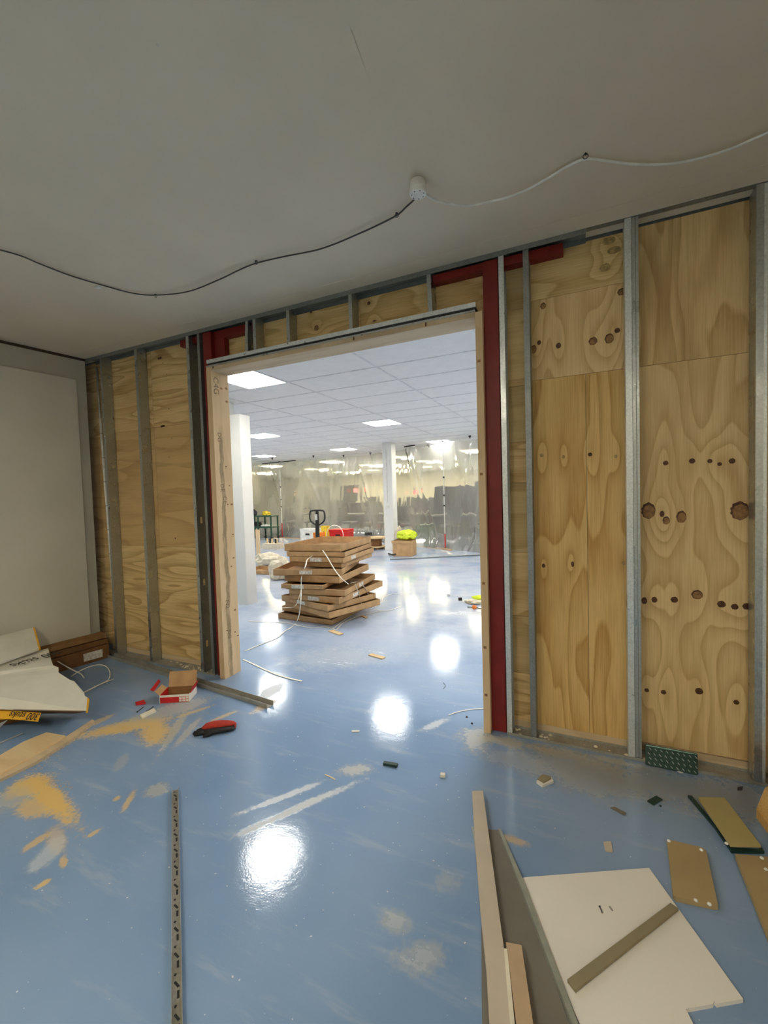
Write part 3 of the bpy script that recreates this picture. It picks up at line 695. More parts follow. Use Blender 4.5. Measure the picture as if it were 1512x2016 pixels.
# ---------------------------------------------------------------- stack of flat cartons
STACKLBL = ['lowest carton tray of the tall stack, lying on the blue floor','second carton tray from the bottom of the stack, turned to the right','third carton tray from the bottom, empty, its left corner jutting out','fourth carton tray from the bottom with a paper label on both sides','fifth carton tray from the bottom, pushed back',
 'sixth carton tray from the bottom, its long side shadowed','short carton tray in the middle of the stack with a label at its left end','eighth carton tray from the bottom, wide and open','ninth carton tray from the bottom, tilted up to the right with a label','tenth carton tray from the bottom, thin and set back',
 'eleventh carton tray from the bottom, with a small label','twelfth carton tray from the bottom, with labels front and side','topmost open carton tray of the tall stack']
def carton(cx, cy, z, w, d, h, yaw, lab, labels=(), tilt=0, grp='cardboard trays in the tall stack', wall=.006):
    """near corner at (cx,cy); w runs to the left, d runs away; yaw turns it"""
    t = thing('cardboard_tray', lab, 'carton', (cx,cy,z), 0, grp); t.rotation_euler = (0, tilt, yaw)
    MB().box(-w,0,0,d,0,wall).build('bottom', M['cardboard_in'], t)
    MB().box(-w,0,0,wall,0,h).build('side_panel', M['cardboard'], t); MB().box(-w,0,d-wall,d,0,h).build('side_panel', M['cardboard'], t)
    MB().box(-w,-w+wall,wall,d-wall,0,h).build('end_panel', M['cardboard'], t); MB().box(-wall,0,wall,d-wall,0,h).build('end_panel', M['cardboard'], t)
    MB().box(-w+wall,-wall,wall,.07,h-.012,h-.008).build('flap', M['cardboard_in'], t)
    for side, pos in labels:
        if side == 'f': MB().box(-.08,.08,-.0012,0,-.022,.022).build('paper_label', M['label'], t, loc=(-w*pos,-.0002,h*.5))
        else: MB().box(0,.0012,-.07,.07,-.022,.022).build('paper_label', M['label'], t, loc=(.0002,d*pos,h*.5))
    return t
rows_ = [ # cx, cy, z, w, d, h, yaw(deg)
 (-2.69,1.57,.001,.80,1.10,.062,-2,()), (-2.80,1.60,.064,.74,.85,.060,-10,()), (-2.62,1.41,.126,.90,.80,.075,-20,()), (-2.64,1.41,.203,.90,.78,.070,-18,(('f',.55),)),
 (-2.54,1.50,.275,.72,1.05,.075,-3,(('f',.5),('r',.35))), (-2.50,1.57,.352,.72,1.05,.072,7,(('r',.5),)), (-2.76,1.51,.426,.54,1.0,.050,8,(('f',.60),)), (-2.62,1.66,.478,.74,.95,.082,6,()),
 (-2.62,1.72,.562,.86,.95,.078,16,(('f',.52),)), (-2.66,1.78,.642,.70,.95,.058,4,()), (-2.62,1.76,.702,.74,1.0,.065,5,(('f',.5),('r',.3))), (-2.62,1.80,.769,.78,1.0,.060,8,()), (-2.68,1.80,.831,.78,1.0,.085,5,())]
for k, (cx,cy,z,w,d,h,yaw,lb) in enumerate(rows_):
    carton(cx,cy,z,w,d,h,math.radians(yaw),STACKLBL[k],lb)
# white straps on and around the stack
def strap(pts, lab, w=.014, n=6):
    o = MB().ribbon(smoothpts(pts, n), w, .0012).build('packing_strap', M['strap']); return tag(o, lab, 'strap', 'white packing straps')
strap([(-3.044,1.740,0.782), (-3.065,1.660,0.743), (-2.976,1.500,0.704), (-3.010,1.460,0.584), (-3.017,1.450,0.430), (-2.980,1.380,0.300), (-3.008,1.380,0.149), (-3.056,1.380,0.050), (-3.092,1.320,0.004), (-3.076,1.188,0.004), (-3.011,0.974,0.004), (-3.037,0.764,0.004), (-3.056,0.542,0.004)], 'white strap hanging down the front left of the carton stack onto the floor')
strap([(-2.893,1.740,0.855), (-2.799,1.700,0.771), (-2.675,1.640,0.652), (-2.559,1.600,0.558), (-2.467,1.600,0.493)], 'white strap running diagonally down the front of the carton stack')
strap([(-2.501,1.720,0.479), (-2.506,1.890,0.457), (-2.502,2.010,0.396), (-2.506,2.120,0.289), (-2.501,2.190,0.202)], 'white strap bent over the right side of the carton stack')
strap([(-2.503,1.820,0.446), (-2.508,1.910,0.316), (-2.509,1.980,0.162)], 'short white strap hanging over the right side of the carton stack')
strap([(-2.993,1.395,0.396), (-3.030,1.390,0.294), (-3.068,1.360,0.238), (-3.229,1.360,0.213)], 'short white strap sticking out of the lower left cartons')
strap([(-2.785,2.835,0.004), (-2.740,2.407,0.004), (-2.678,1.990,0.004), (-2.643,1.706,0.004), (-2.616,1.468,0.004), (-2.730,1.488,0.004), (-2.849,1.405,0.004), (-3.037,1.421,0.004), (-3.288,1.461,0.004), (-3.753,1.365,0.004)], 'white strap lying on the floor along the foot of the carton stack')
strap([(-2.626,1.484,0.004), (-2.548,1.433,0.004), (-2.605,1.677,0.004), (-2.585,1.951,0.004), (-2.487,2.177,0.004), (-2.393,2.310,0.004)], 'white strap curling away from the near corner of the stack')
strap([(-2.640,2.332,0.004), (-2.579,2.406,0.004), (-2.585,2.687,0.004), (-2.690,2.995,0.004), (-2.662,3.206,0.004), (-2.578,3.302,0.004)], 'white strap looping on the floor to the right of the stack')
strap([(-2.513,2.348,0.004), (-2.374,2.316,0.004), (-2.289,2.449,0.004), (-2.253,2.624,0.004)], 'short white strap end furthest right of the stack')
strap([(-2.920,0.368,0.004), (-2.733,0.309,0.004), (-2.494,0.231,0.004), (-2.295,0.185,0.004), (-2.110,0.171,0.004)], 'white strap on the floor just inside the left door jamb', .016)
strap([(-2.117,3.447,0.004), (-1.849,3.395,0.004), (-1.562,3.453,0.004), (-1.293,3.571,0.004)], 'thin white strap on the far floor near the right jamb', .008)
strap([(-0.847,0.087,0.004), (-0.807,0.146,0.004), (-0.735,0.212,0.004), (-0.627,0.278,0.004)], 'pale strap arc on the floor at the right door jamb', .008)

# pallet truck behind the stack
pt = thing('pallet_truck', 'black handle of a pallet truck rising behind the carton stack', 'pallet truck', (-4.82,4.50,0))
hp = [(-.02,0,.62),(-.02,0,1.12)]
MB().tube([(0,0,.16),(0,.02,.9),(0,.03,1.22)], [.045,.042,.032], 10).build('tiller', M['black'], pt)
lp = [(0,.03,.93),(-.13,.03,1.00),(-.175,.03,1.07),(-.17,.03,1.18),(-.14,.03,1.225),(0,.03,1.235),(.14,.03,1.225),(.17,.03,1.18),(.175,.03,1.07),(.13,.03,1.00),(0,.03,.93)]
MB().tube(smoothpts(lp, 4), .017, 8).build('handle', M['black'], pt)
MB().box(-.025,.025,-.02,-.005,1.05,1.16).build('grip_label', M['white_plastic'], pt)
MB().box(-.16,.16,-.1,.12,.05,.22).build('pump_housing', M['orange'], pt)
MB().tube([(-.09,0,.09),(.09,0,.09)], .09, 14).build('wheel', M['black'], pt)
for x in (-.26,.10): MB().box(x,x+.16,.12,1.25,.04,.09).build('fork', M['orange'], pt)

# heap of opened cartons and wrapping left of the stack
carton(-3.80,2.95,.001,.7,.9,.10,math.radians(-8),'opened carton lying behind the left end of the tall stack',(),0,'loose cartons behind the stack')
carton(-4.05,3.45,.103,.6,.7,.10,math.radians(12),'carton lying on top of the opened one behind the stack',(),0,'loose cartons behind the stack')
carton(-3.98,3.42,.205,.45,.7,.09,math.radians(-4),'small carton topping the pile behind the stack',(),0,'loose cartons behind the stack')
def crumple(name, lab, cat, c, r, mat, sq=.6, seed=1, grp=None):
    rnd = random.Random(seed); b = MB(); bmesh.ops.create_icosphere(b.bm, subdivisions=3, radius=1)
    for v in b.bm.verts:
        k = 1+.22*math.sin(v.co.x*5+seed)*math.cos(v.co.y*6-seed)+.12*rnd.uniform(-1,1)
        v.co = Vector((v.co.x*r[0]*k, v.co.y*r[1]*k, max(v.co.z*k, -.75)*r[2]))
    mz = min(v.co.z for v in b.bm.verts)
    for v in b.bm.verts: v.co.z -= mz
    return tag(b.build(name, M[mat], None, loc=c), lab, cat, grp)
crumple('plastic_wrapping', 'crumpled pale wrapping film heaped left of the carton stack', 'wrapping', (-6.498,5.034,-0.000), (.34,.22,.16), 'insul', seed=3)
crumple('plastic_wrapping', 'pale film bulging out beside the upper cartons', 'wrapping', (-5.15,3.75,.0), (.24,.2,.22), 'insul', seed=5)
carton(-5.35,4.05,.0,.9,.5,.08,math.radians(5),'brown carton half hidden by the left column',(),0,'loose cartons behind the stack')
tag(MB().box(-.05,.05,-.02,.02,0,.75).build('upright_board', M['pine'], None, loc=(-7.25,5.55,0)), 'narrow brown board standing upright beside the left column', 'board')
bx = thing('scrap_box', 'small open box of scraps on the floor behind the stack', 'box', (-8.5,7.6,0))
MB().box(-.28,.28,-.18,.18,0,.16).build('box_body', M['bag'], bx)
for k in range(5): MB().box(-.02,.02,-.02,.02,0,.14).build('scrap', M['black' if k%2 else 'pine_x'], bx, loc=(-.2+.1*k,.05*math.sin(k*3),.16), rz=k)

# tools and crates near the sheet
def crate(c, s, mat, lab, name='crate', rz=0, cat='crate'):
    t = thing(name, lab, cat, c, rz)
    x, y, z = s
    MB().box(-x,x,-y,y,0,z*.82).build('body', M[mat], t, bevel=.01)
    MB().box(-x*1.04,x*1.04,-y*1.04,y*1.04,z*.82,z).build('lid', M[mat], t, bevel=.008)
    MB().box(-x*.25,x*.25,-y*1.06-.01,-y*1.04,z*.55,z*.68).build('handle', M['black'], t)
    return t
crate((-8.3,9.35,0), (.30,.22,.46), 'white_plastic', 'white plastic tub behind the pallet truck handle', 'tool_crate')
crate((-7.40,8.45,0), (.13,.13,.42), 'orange', 'orange toolbox standing on end left of the truck handle', 'tool_box')
crate((-7.75,9.35,.0), (.10,.10,.55), 'yellow_pl', 'yellow can behind the truck handle', 'paint_can', cat='can')
crate((-7.05,9.20,0), (.32,.22,.46), 'red_gloss', 'red plastic crate right of the pallet truck handle', 'tool_crate')
t = thing('cable_coil', 'loose coil of pale wire standing on the red crate', 'coil', (-7.1,8.88,.31))
for k in range(3): MB().tube([(.30*math.cos(a)+.01*k, -.02*k, .30*math.sin(a)+.0) for a in [2*PI*j/28 for j in range(29)]], .008, 6, False).build('wire', M['strap'], t)
# green trolley
t = thing('steel_trolley', 'green steel two-shelf trolley on castors at the left end of the sheet', 'trolley', (-10.95,10.05,0), .10)
for x in (-.52,-.05,.5):
    for y in (-.22,.22):
        l = MB().box(x-.022,x+.022,y-.022,y+.022,.10,.86).build('leg', M['green_steel'], t)
        MB().tube([(x-.02,y,.05),(x+.02,y,.05)], .05, 12).build('castor', M['black'], l)
for z in (.42,.83): MB().box(-.56,.54,-.26,.26,z,z+.03).box(-.56,.54,-.265,-.25,z,z+.06).build('shelf', M['green_steel'], t)
crumple('work_helmet', 'yellow bag lying on the top shelf of the green trolley', 'bag', (-10.72,10.0,.862), (.16,.14,.10), 'yellow_pl', seed=8).name = 'tool_bag'
crumple('tool_bag', 'dark bag at the left end of the green trolley top', 'bag', (-11.35,10.0,.862), (.14,.14,.14), 'dark_grey', seed=9)
crumple('rag', 'crumpled white rag on the lower shelf of the trolley', 'rag', (-10.75,9.98,.452), (.22,.12,.05), 'white_plastic', seed=10)
crumple('tool_bag', 'black bundle on the lower shelf of the trolley', 'bag', (-11.15,10.0,.452), (.18,.12,.11), 'black', seed=11)
# wooden spool with cables
t = thing('cable_spool', 'round wooden cable spool on blocks right behind the stack', 'spool', (-5.343,8.212,0.000))
MB().lathe([(.26,.30),(.26,.335)], (0,0,0), 26).build('top_flange', M['pine_x'], t)
MB().lathe([(.16,.08),(.16,.30)], (0,0,0), 20).build('drum', M['cardboard_dark'], t)
MB().lathe([(.26,.045),(.26,.08)], (0,0,0), 26).build('bottom_flange', M['pine_x'], t)
for x in (-.15,.1): MB().box(x,x+.06,-.2,.2,0,.045).build('block', M['cardboard_dark'], t)
for k in range(9):
    a = k*1.3; p = [(-.28+.08*math.cos(a+j), .10+.1*math.sin(a*2+j*1.3), .35+.09*abs(math.sin(j*1.2+k))) for j in range(5)]
    if k == 0: cb = MB()
    cb.tube(smoothpts(p, 4), .010, 6)
tag(cb.build('cable_tangle', M['black'], None, loc=(-5.343,8.212,0.000)), 'tangle of black cables behind the top carton tray', 'cable')
# carton with hi-vis vest, sack by the column
cp = Vector((-4.051,7.164,0.000))
t = thing('cardboard_box', 'open cardboard box holding a yellow vest, near the slim column', 'carton', cp, .1)
MB().box(-.25,.25,-.19,.19,0,.012).build('bottom', M['cardboard_in'], t)
for q in ((-.25,.25,-.19,-.18),(-.25,.25,.18,.19),(-.25,-.24,-.18,.18),(.24,.25,-.18,.18)): MB().box(q[0],q[1],q[2],q[3],.012,.38).build('side_panel', M['cardboard'], t)
MB().box(-.27,.27,-.004,.004,-.07,.0).build('flap', M['cardboard'], t, loc=(0,-.2,.38))
crumple('safety_vest', 'bright yellow high-visibility vest bundled on the cardboard box', 'vest', cp+Vector((.05,.05,.385)), (.24,.17,.14), 'hivis', seed=13)
crumple('rubble_sack', 'pale sack slumped at the foot of the slim column', 'sack', (-4.52,7.95,0), (.13,.14,.36), 'bag', seed=15)
tag(MB().tube([(-4.506,7.195,0.020), (-4.283,6.914,0.040), (-4.174,6.883,0.060)], .02, 8).build('hose_end', M['black']), 'black hose end beside the cardboard box', 'hose')

# furniture and people blurred behind the sheet
def table(c, w, lab, rz=0):
    t = thing('work_table', lab, 'table', c, rz, 'tables behind the plastic sheet')
    MB().box(-w/2,w/2,-.4,.4,.72,.76).build('table_top', M['mid_grey'], t); MB().box(-w/2+.05,w/2-.05,.36,.38,.15,.72).build('modesty_panel', M['dark_grey'], t)
    for x in (-w/2+.05,w/2-.05):
        for y in (-.35,.35): MB().box(x-.025,x+.025,y-.025,y+.025,0,.72).build('leg', M['dark_grey'], t)
def chair(c, rz, nth):
    t = thing('office_chair', nth+' dark office chair from the left, blurred behind the plastic sheet', 'chair', c, rz, 'office chairs behind the plastic sheet')
    MB().box(-.25,.25,-.24,.24,.44,.52).build('seat', M['dark_grey'], t, bevel=.03)
    MB().box(-.24,.24,.22,.28,.56,1.08).build('backrest', M['dark_grey'], t, bevel=.03)
    MB().tube([(0,0,.10),(0,0,.44)], .03, 8).build('post', M['black'], t)
    MB().box(-.3,.3,-.03,.03,.04,.10).box(-.03,.03,-.3,.3,.04,.10).build('base', M['black'], t)
def cabinet(c, w, d, h, lab, mat='mid_grey', rz=0):
    t = thing('storage_cabinet', lab, 'cabinet', c, rz, 'cabinets behind the plastic sheet')
    MB().box(-w/2,w/2,-d/2,d/2,0,h).build('body', M[mat], t)
    for s in (-1,1):
        dd = MB().box(-w/4+.01,w/4-.01,-.02,0,.05,h-.04).build('door', M[mat], t, loc=(s*w/4,-d/2,0)); MB().box(-.01,.01,-.04,-.02,h*.45,h*.6).build('handle', M['black'], dd, loc=(-s*(w/4-.06),0,0))
def screen(c, w, h, z, lab, rz=0):
    t = thing('display_screen', lab, 'screen', c, rz, 'screens behind the plastic sheet')
    MB().box(-w/2,w/2,-.03,.03,z,z+h).build('panel', M['screen'], t, bevel=.01)
    MB().tube([(0,0,.04),(0,0,z)], .035, 8).build('stand', M['black'], t); MB().box(-.3,.3,-.25,.25,0,.04).build('base', M['black'], t)
for i, (x, y, w) in enumerate(((-13.2,13.2,2.0),(-11.0,13.0,1.8),(-8.8,12.6,2.0),(-6.6,12.2,1.8),(-4.3,11.2,1.8),(-2.4,10.6,1.6))): table((x,y+.35,0), w, ORD[i]+' grey work table from the left, blurred behind the plastic sheet', -.15)
for i, (x, y) in enumerate(((-12.9,12.4),(-11.6,12.2),(-10.6,12.1),(-9.3,11.9),(-8.4,11.8),(-7.1,11.4),(-6.3,11.2),(-5.6,10.7),(-3.9,10.3),(-2.9,9.9),(-2.2,9.5))): chair((x,y,0), random.uniform(-3,3), (ORD+('eighth','ninth','tenth','last'))[i])
screen((-11.761,14.400,-0.091)[:2]+(0,), 1.0, .95, 1.05, 'large dark screen on a stand behind the sheet, left of the middle')
screen((-10.117,14.400,-0.078)[:2]+(0,), 1.0, .75, 1.25, 'dark screen on a stand with a red light, behind the sheet')
screen((-8.930,14.100,-0.043)[:2]+(0,), .60, .70, .75, 'smaller dark screen behind the sheet left of the slim column')
cabinet((-4.3,12.4,0), 1.7, .5, 1.75, 'dark cabinet behind the sheet right of the slim column', 'dark_grey'); cabinet((-2.5,11.8,0), 1.4, .5, 1.55, 'dark cabinet behind the sheet at the right jamb', 'dark_grey')
cabinet((-8.2,16.5,0), 2.4, .5, 1.35, 'low dark cabinet at the back behind the middle of the sheet', 'dark_grey'); cabinet((-13.0,17.0,0), 2.6, .5, 1.3, 'low dark cabinet at the far left behind the sheet', 'dark_grey')
cabinet((-10.6,16.3,0), 1.6, .5, 1.15, 'lower dark cabinet left of the middle one behind the sheet', 'dark_grey'); cabinet((-5.9,14.6,0), 1.2, .5, 1.25, 'dark cabinet behind the slim column and the sheet', 'dark_grey'); cabinet((-3.4,13.6,0), 1.2, .5, 1.95, 'tall dark cabinet behind the two others on the right', 'dark_grey')
cabinet((-.8,12.0,0), 1.0, .5, 1.4, 'dark cabinet beyond the right door jamb', 'dark_grey')
crate((-4.657,9.860,0.000), (.24,.2,.55), 'green_steel', 'green bin blurred behind the sheet', 'waste_bin', cat='bin')
for px, w in (((-9.107,13.400,1.732), .16), ((-5.572,11.200,1.558), .11)):
    tag(MB().box(-w/2,w/2,-.02,.02,-w/2,w/2).build('warning_light', M['led_red'], None, loc=px), 'small red light glowing behind the plastic sheet', 'light', 'red lights behind the sheet')
for px in ((-9.107,13.400,1.732), (-5.572,11.200,1.558)):
    tag(MB().tube([(px[0],px[1]+.03,px[2]),(px[0],px[1]+.03,H2-.01)], .012, 6).build('light_rod', M['mid_grey']), 'thin rod carrying a red light behind the plastic sheet', 'rod', 'rods behind the sheet')
def person(c, h, rz, lab, top):
    k = h/1.75
    J = {'pel':(0,0,.95,.13),'bel':(0,0,1.10,.135),'che':(0,0,1.32,.15),'nek':(0,-.005,1.48,.055),'hd0':(0,-.01,1.56,.075),'hd1':(0,-.015,1.66,.095),
         'sL':(-.17,0,1.40,.065),'eL':(-.24,-.03,1.12,.045),'wL':(-.18,-.22,.98,.032),'sR':(.17,0,1.40,.065),'eR':(.24,-.03,1.12,.045),'wR':(.16,-.24,1.0,.032),
         'hL':(-.09,0,.88,.095),'kL':(-.10,-.02,.50,.062),'aL':(-.10,.01,.09,.042),'fL':(-.10,-.15,.035,.035),'hR':(.09,0,.88,.095),'kR':(.10,-.02,.50,.062),'aR':(.10,.01,.09,.042),'fR':(.10,-.15,.035,.035)}
    E = ['pel bel','bel che','che nek','nek hd0','hd0 hd1','che sL','sL eL','eL wL','che sR','sR eR','eR wR','pel hL','hL kL','kL aL','aL fL','pel hR','hR kR','kR aR','aR fR']
    vs = []; es = []; rs = []; ix = {}
    for n_, (x,y,z,r) in J.items(): ix[n_] = len(vs); vs.append((x*k,y*k,z*k)); rs.append(r*k)
    for e in E: a_, b_ = e.split(); es.append((ix[a_], ix[b_]))
    for s in (-1,1):   # fingers and thumb
        wn = 'wL' if s < 0 else 'wR'; w = Vector(vs[ix[wn]])
        palm = len(vs); vs.append(tuple(w+Vector((0,-.06,-.01))*k)); rs.append(.026*k); es.append((ix[wn], palm))
        for f in range(4):
            a_ = len(vs); vs.append(tuple(w+Vector(((f-1.5)*.020,-.10,-.012))*k)); rs.append(.009*k); es.append((palm, a_))
            b_ = len(vs); vs.append(tuple(w+Vector(((f-1.5)*.023,-.135-.008*(f in (1,2)),-.035))*k)); rs.append(.008*k); es.append((a_, b_))
        a_ = len(vs); vs.append(tuple(w+Vector((-s*.045,-.075,-.01))*k)); rs.append(.010*k); es.append((palm, a_))
    me = bpy.data.meshes.new('person'); me.from_pydata(vs, es, [])
    o = bpy.data.objects.new('person', me); C.objects.link(o)
    o.modifiers.new('skin', 'SKIN'); o.modifiers.new('sub', 'SUBSURF').levels = 1; o.modifiers['sub'].render_levels = 1
    for v, r in zip(me.skin_vertices[0].data, rs): v.radius = (r, r*(.75 if r > .12*k else 1))
    me.skin_vertices[0].data[0].use_root = True
    me.materials.append(M[top]); o.location = c; o.rotation_euler.z = rz
    tag(o, lab, 'person', 'people behind the sheet')
    b = MB(); bmesh.ops.create_icosphere(b.bm, subdivisions=2, radius=1)
    for v in b.bm.verts: v.co = Vector((v.co.x*.093, v.co.y*.105+.01, max(v.co.z,-.2)*.085+1.70))*k
    b.build('hair', M['hair'], o, smooth=True)
    b = MB(); bmesh.ops.create_icosphere(b.bm, subdivisions=2, radius=1)
    for v in b.bm.verts: v.co = Vector((v.co.x*.078, v.co.y*.06-.068, v.co.z*.10+1.63))*k
    f = b.build('face', M['skin'], o, smooth=True)
person((-13.802,15.000,-0.030)[:2]+(0,), 1.80, .3, 'person in dark clothes standing behind the sheet by the left pole', 'dark_grey')
person((-12.845,15.100,-0.033)[:2]+(0,), 1.66, -.4, 'shorter person in dark clothes behind the sheet beside the large screen', 'dark_grey')

# ---------------------------------------------------------------- litter seen through the opening
def chip(px, w, l, h, rz, mat, lab, cat='offcut', name='timber_offcut', grp=None, bev=.002):
    return tag(MB().box(-l/2,l/2,-w/2,w/2,0,h).build(name, M[mat], None, loc=px, rz=rz, bevel=bev), lab, cat, grp)
chip((-1.769,0.873,0.001), .05, .17, .010, -.25, 'pine_x', 'short pale wood chip on the floor in the middle of the doorway view')
chip((-2.502,1.347,0.001), .06, .20, .010, -.35, 'pine_x', 'pale wood chip on the floor below the near corner of the stack')
chip((-2.488,1.996,0.001), .04, .12, .010, -.45, 'cardboard', 'brown scrap on the floor right of the stack')
chip((-1.341,-0.321,0.001), .02, .05, .004, .4, 'foil', 'tiny pale flake on the floor right of the dirt patch')
tag(MB().ribbon(smoothpts([(-1.289,-0.759,0.001), (-1.252,-0.767,0.004), (-1.216,-0.774,0.001)],4), .006, .001).build('wood_splinter', M['pine_x']), 'thin pale splinter left of the small metal clip', 'splinter')
chip((-0.993,-0.553,0.001), .024, .082, .014, .12, 'green_dark', 'dark green plastic spacer on the floor in front of the doorway', 'spacer', 'plastic_spacer')
chip((-0.698,-0.534,0.001), .022, .026, .016, .2, 'foil', 'small white cube of board on the floor right of the dark spacer', 'offcut', 'board_scrap')
# debris at the right jamb
for px, w, l, mt, lb in (((-1.382,3.068,0.000), .16,.22,'insul','pale paper scraps beside the right jamb on the far floor'), ((-1.348,3.317,0.000), .12,.20,'hivis','yellowish packet beside the right jamb on the far floor')):
    crumple('paper_scrap', lb, 'scrap', px, (l/2,w/2,.03), mt, seed=int(w*100))
tag(MB().lathe([(.02,0),(.03,.015),(.03,.04),(.012,.05)], (0,0,0), 14).build('orange_cap', M['orange'], None, loc=(-1.305,2.794,0.000)), 'small orange bottle cap beside the right jamb', 'cap')
tag(MB().tube([(-1.405,2.826,0.010), (-1.313,2.830,0.010), (-1.187,2.794,0.010)], .006, 6).build('thin_rod', M['green_steel']), 'thin green rod by the orange cap', 'rod')
chip((-1.593,3.176,0.000), .035, .05, .04, .4, 'black', 'small black plastic piece left of the paper scraps', 'plug', 'plastic_plug')
chip((-1.824,3.388,0.000), .03, .04, .03, .4, 'tgrid', 'small grey connector lying on the thin white strap', 'connector', 'cable_connector')
# curly black wire bits
for a, lb in (((((-1.031,0.560,0.002)), ((-0.998,0.505,0.006)), ((-1.000,0.457,0.002))), 'tiny curly black wire on the floor inside the doorway'),):
    tag(MB().tube(smoothpts(a,4), .0018, 6).build('wire_scrap', M['black']), lb, 'wire')
for px, lb in (((-0.732,0.112,0.000), 'black crumb by the right jamb, upper of two'), ((-0.681,0.043,0.000), 'black crumb by the right jamb, lower of two')):
    tag(MB().lathe([(.008,0),(.006,.006)], (0,0,0), 7).build('crumb', M['black'], None, loc=px), lb, 'crumb')

# ---------------------------------------------------------------- front room, left part
# two loose steel channels
def uchannel(p0, p1, w, h, mat, lab, name='steel_channel', slots=0, z=0.0):
    p0, p1 = Vector(p0), Vector(p1); L = (p1-p0).length; a = math.atan2(p1.y-p0.y, p1.x-p0.x)
    t = thing(name, lab, 'steel profile', (p0.x,p0.y,z), a); th = .0015
    MB().box(0,L,-w/2,w/2,0,th).build('web', M[mat], t)
    MB().box(0,L,-w/2,-w/2+th,th,h).build('flange', M[mat], t); MB().box(0,L,w/2-th,w/2,th,h).build('flange', M[mat], t)
    for k in range(slots):
        MB().box(-.012 if k%3 else -.004,.012 if k%3 else .004,-.0035,.0035,th,th+.0004).build('slot', M['black'], t, loc=(L*(k+.5)/slots, .004*((k*7)%3-1), 0), rz=.5*((k*5)%3-1))
    return t
uchannel((-4.22,-.035,0), (-2.075,-0.260,0.000), .062, .030, 'galv_dusty', 'long dull steel channel lying on the floor along the foot of the left stud wall')
uchannel((-1.946,-1.164,0.000), (-1.054,-1.887,0.000), .030, .022, 'galv_dusty', 'narrow steel channel with slots lying alone on the blue floor', slots=36)
# wrapping boards at the far left
wr = thing('wrapping_board', 'big torn white wrapping board lying bent on the heap at the far left', 'board', (-3.6,-.9,0))
def sl(name, pts, t, mat, par): 
    o = MB().slab(pts, t).build(name, M[mat]); o.parent = par; o.matrix_parent_inverse = Matrix.Translation(par.location).inverted(); return o
A = (-4.118,-0.951,0.300); B_ = (-4.102,-0.627,0.300); 
sl('sheet', [(-4.160,-1.284,0.300), (-4.118,-0.951,0.300), (-4.102,-0.627,0.300), (-3.851,-0.736,0.270), (-3.744,-0.778,0.260), (-4.091,-1.310,0.260)], .006, 'foil', wr)
sl('sheet', [(-4.091,-1.310,0.260), (-3.744,-0.778,0.260), (-3.688,-0.772,0.250), (-3.605,-0.817,0.240), (-3.433,-0.836,0.220), (-3.384,-0.832,0.215), (-3.192,-0.876,0.180), (-3.150,-0.898,0.175), (-3.120,-0.899,0.170), (-2.972,-0.994,0.150), (-4.069,-1.375,0.150)], .006, 'foil', wr)
sl('yellow_edge', [(-3.126,-0.895,0.171), (-3.079,-0.910,0.168), (-2.962,-0.990,0.150), (-2.961,-1.002,0.149), (-2.970,-0.995,0.151)], .012, 'yellow', wr)
sl('sheet', [(-4.072,-1.374,0.149), (-2.970,-0.995,0.149), (-3.289,-0.883,0.020), (-4.365,-1.309,0.020)], .003, 'cardboard_dark', wr)
tp = Vector((-3.939,-0.793,0.295))
d1 = (Vector((-4.102,-0.627,0.300))-Vector((-4.118,-0.951,0.300))).normalized(); d1 = -d1
nz_ = Vector((0,0,1)); d2 = nz_.cross(d1).normalized()
RT = Matrix((d1, d2*1.9, nz_)).transposed()
w_ = text('printed_words', '300 stuks', .085, M['ink'], wr, tp-wr.location, RT)
w2 = thing('wrapping_board', 'white board with a yellow cut edge leaning on the left wall above the heap', 'board', (-4.2,-.6,0))
sl('sheet', [(-4.307,-1.052,0.450), (-4.364,-0.837,0.440), (-4.417,-0.577,0.430), (-4.056,-0.711,0.330), (-3.989,-1.005,0.330), (-3.953,-1.195,0.340)], .012, 'foil', w2)
sl('yellow_edge', [(-4.413,-0.579,0.431), (-4.406,-0.569,0.431), (-4.059,-0.703,0.331), (-4.048,-0.721,0.330)], .014, 'yellow', w2)
yw = thing('wrapping_strip', 'yellow printed wrapping strip under the front edge of the white board', 'wrapping', (-3.6,-1.1,0))
sl('strip', [(-4.143,-1.376,0.130), (-3.599,-1.184,0.130), (-3.273,-1.103,0.130), (-3.235,-1.141,0.100), (-3.396,-1.178,0.100), (-3.470,-1.200,0.100), (-3.934,-1.447,0.100)], .003, 'yellow', yw)
e1 = (Vector((-3.616,-1.177,0.120))-Vector((-3.330,-1.108,0.120))).normalized(); e2 = (Vector((-3.421,-1.151,0.130))-Vector((-3.372,-1.175,0.100))).normalized()
e3 = e1.cross(-e2).normalized(); e2b = e3.cross(e1)
w_ = text('printed_words', '300 stuks', .062, M['ink'], yw, Vector((-3.370,-1.155,0.118))-yw.location+Vector((0,0,.002)), Matrix((e1, e2b, e3)).transposed())
sl('folded_end', [(-3.583,-1.353,0.070), (-3.446,-1.252,0.100), (-3.459,-1.206,0.098), (-3.479,-1.240,0.060)], .003, 'foil', yw)
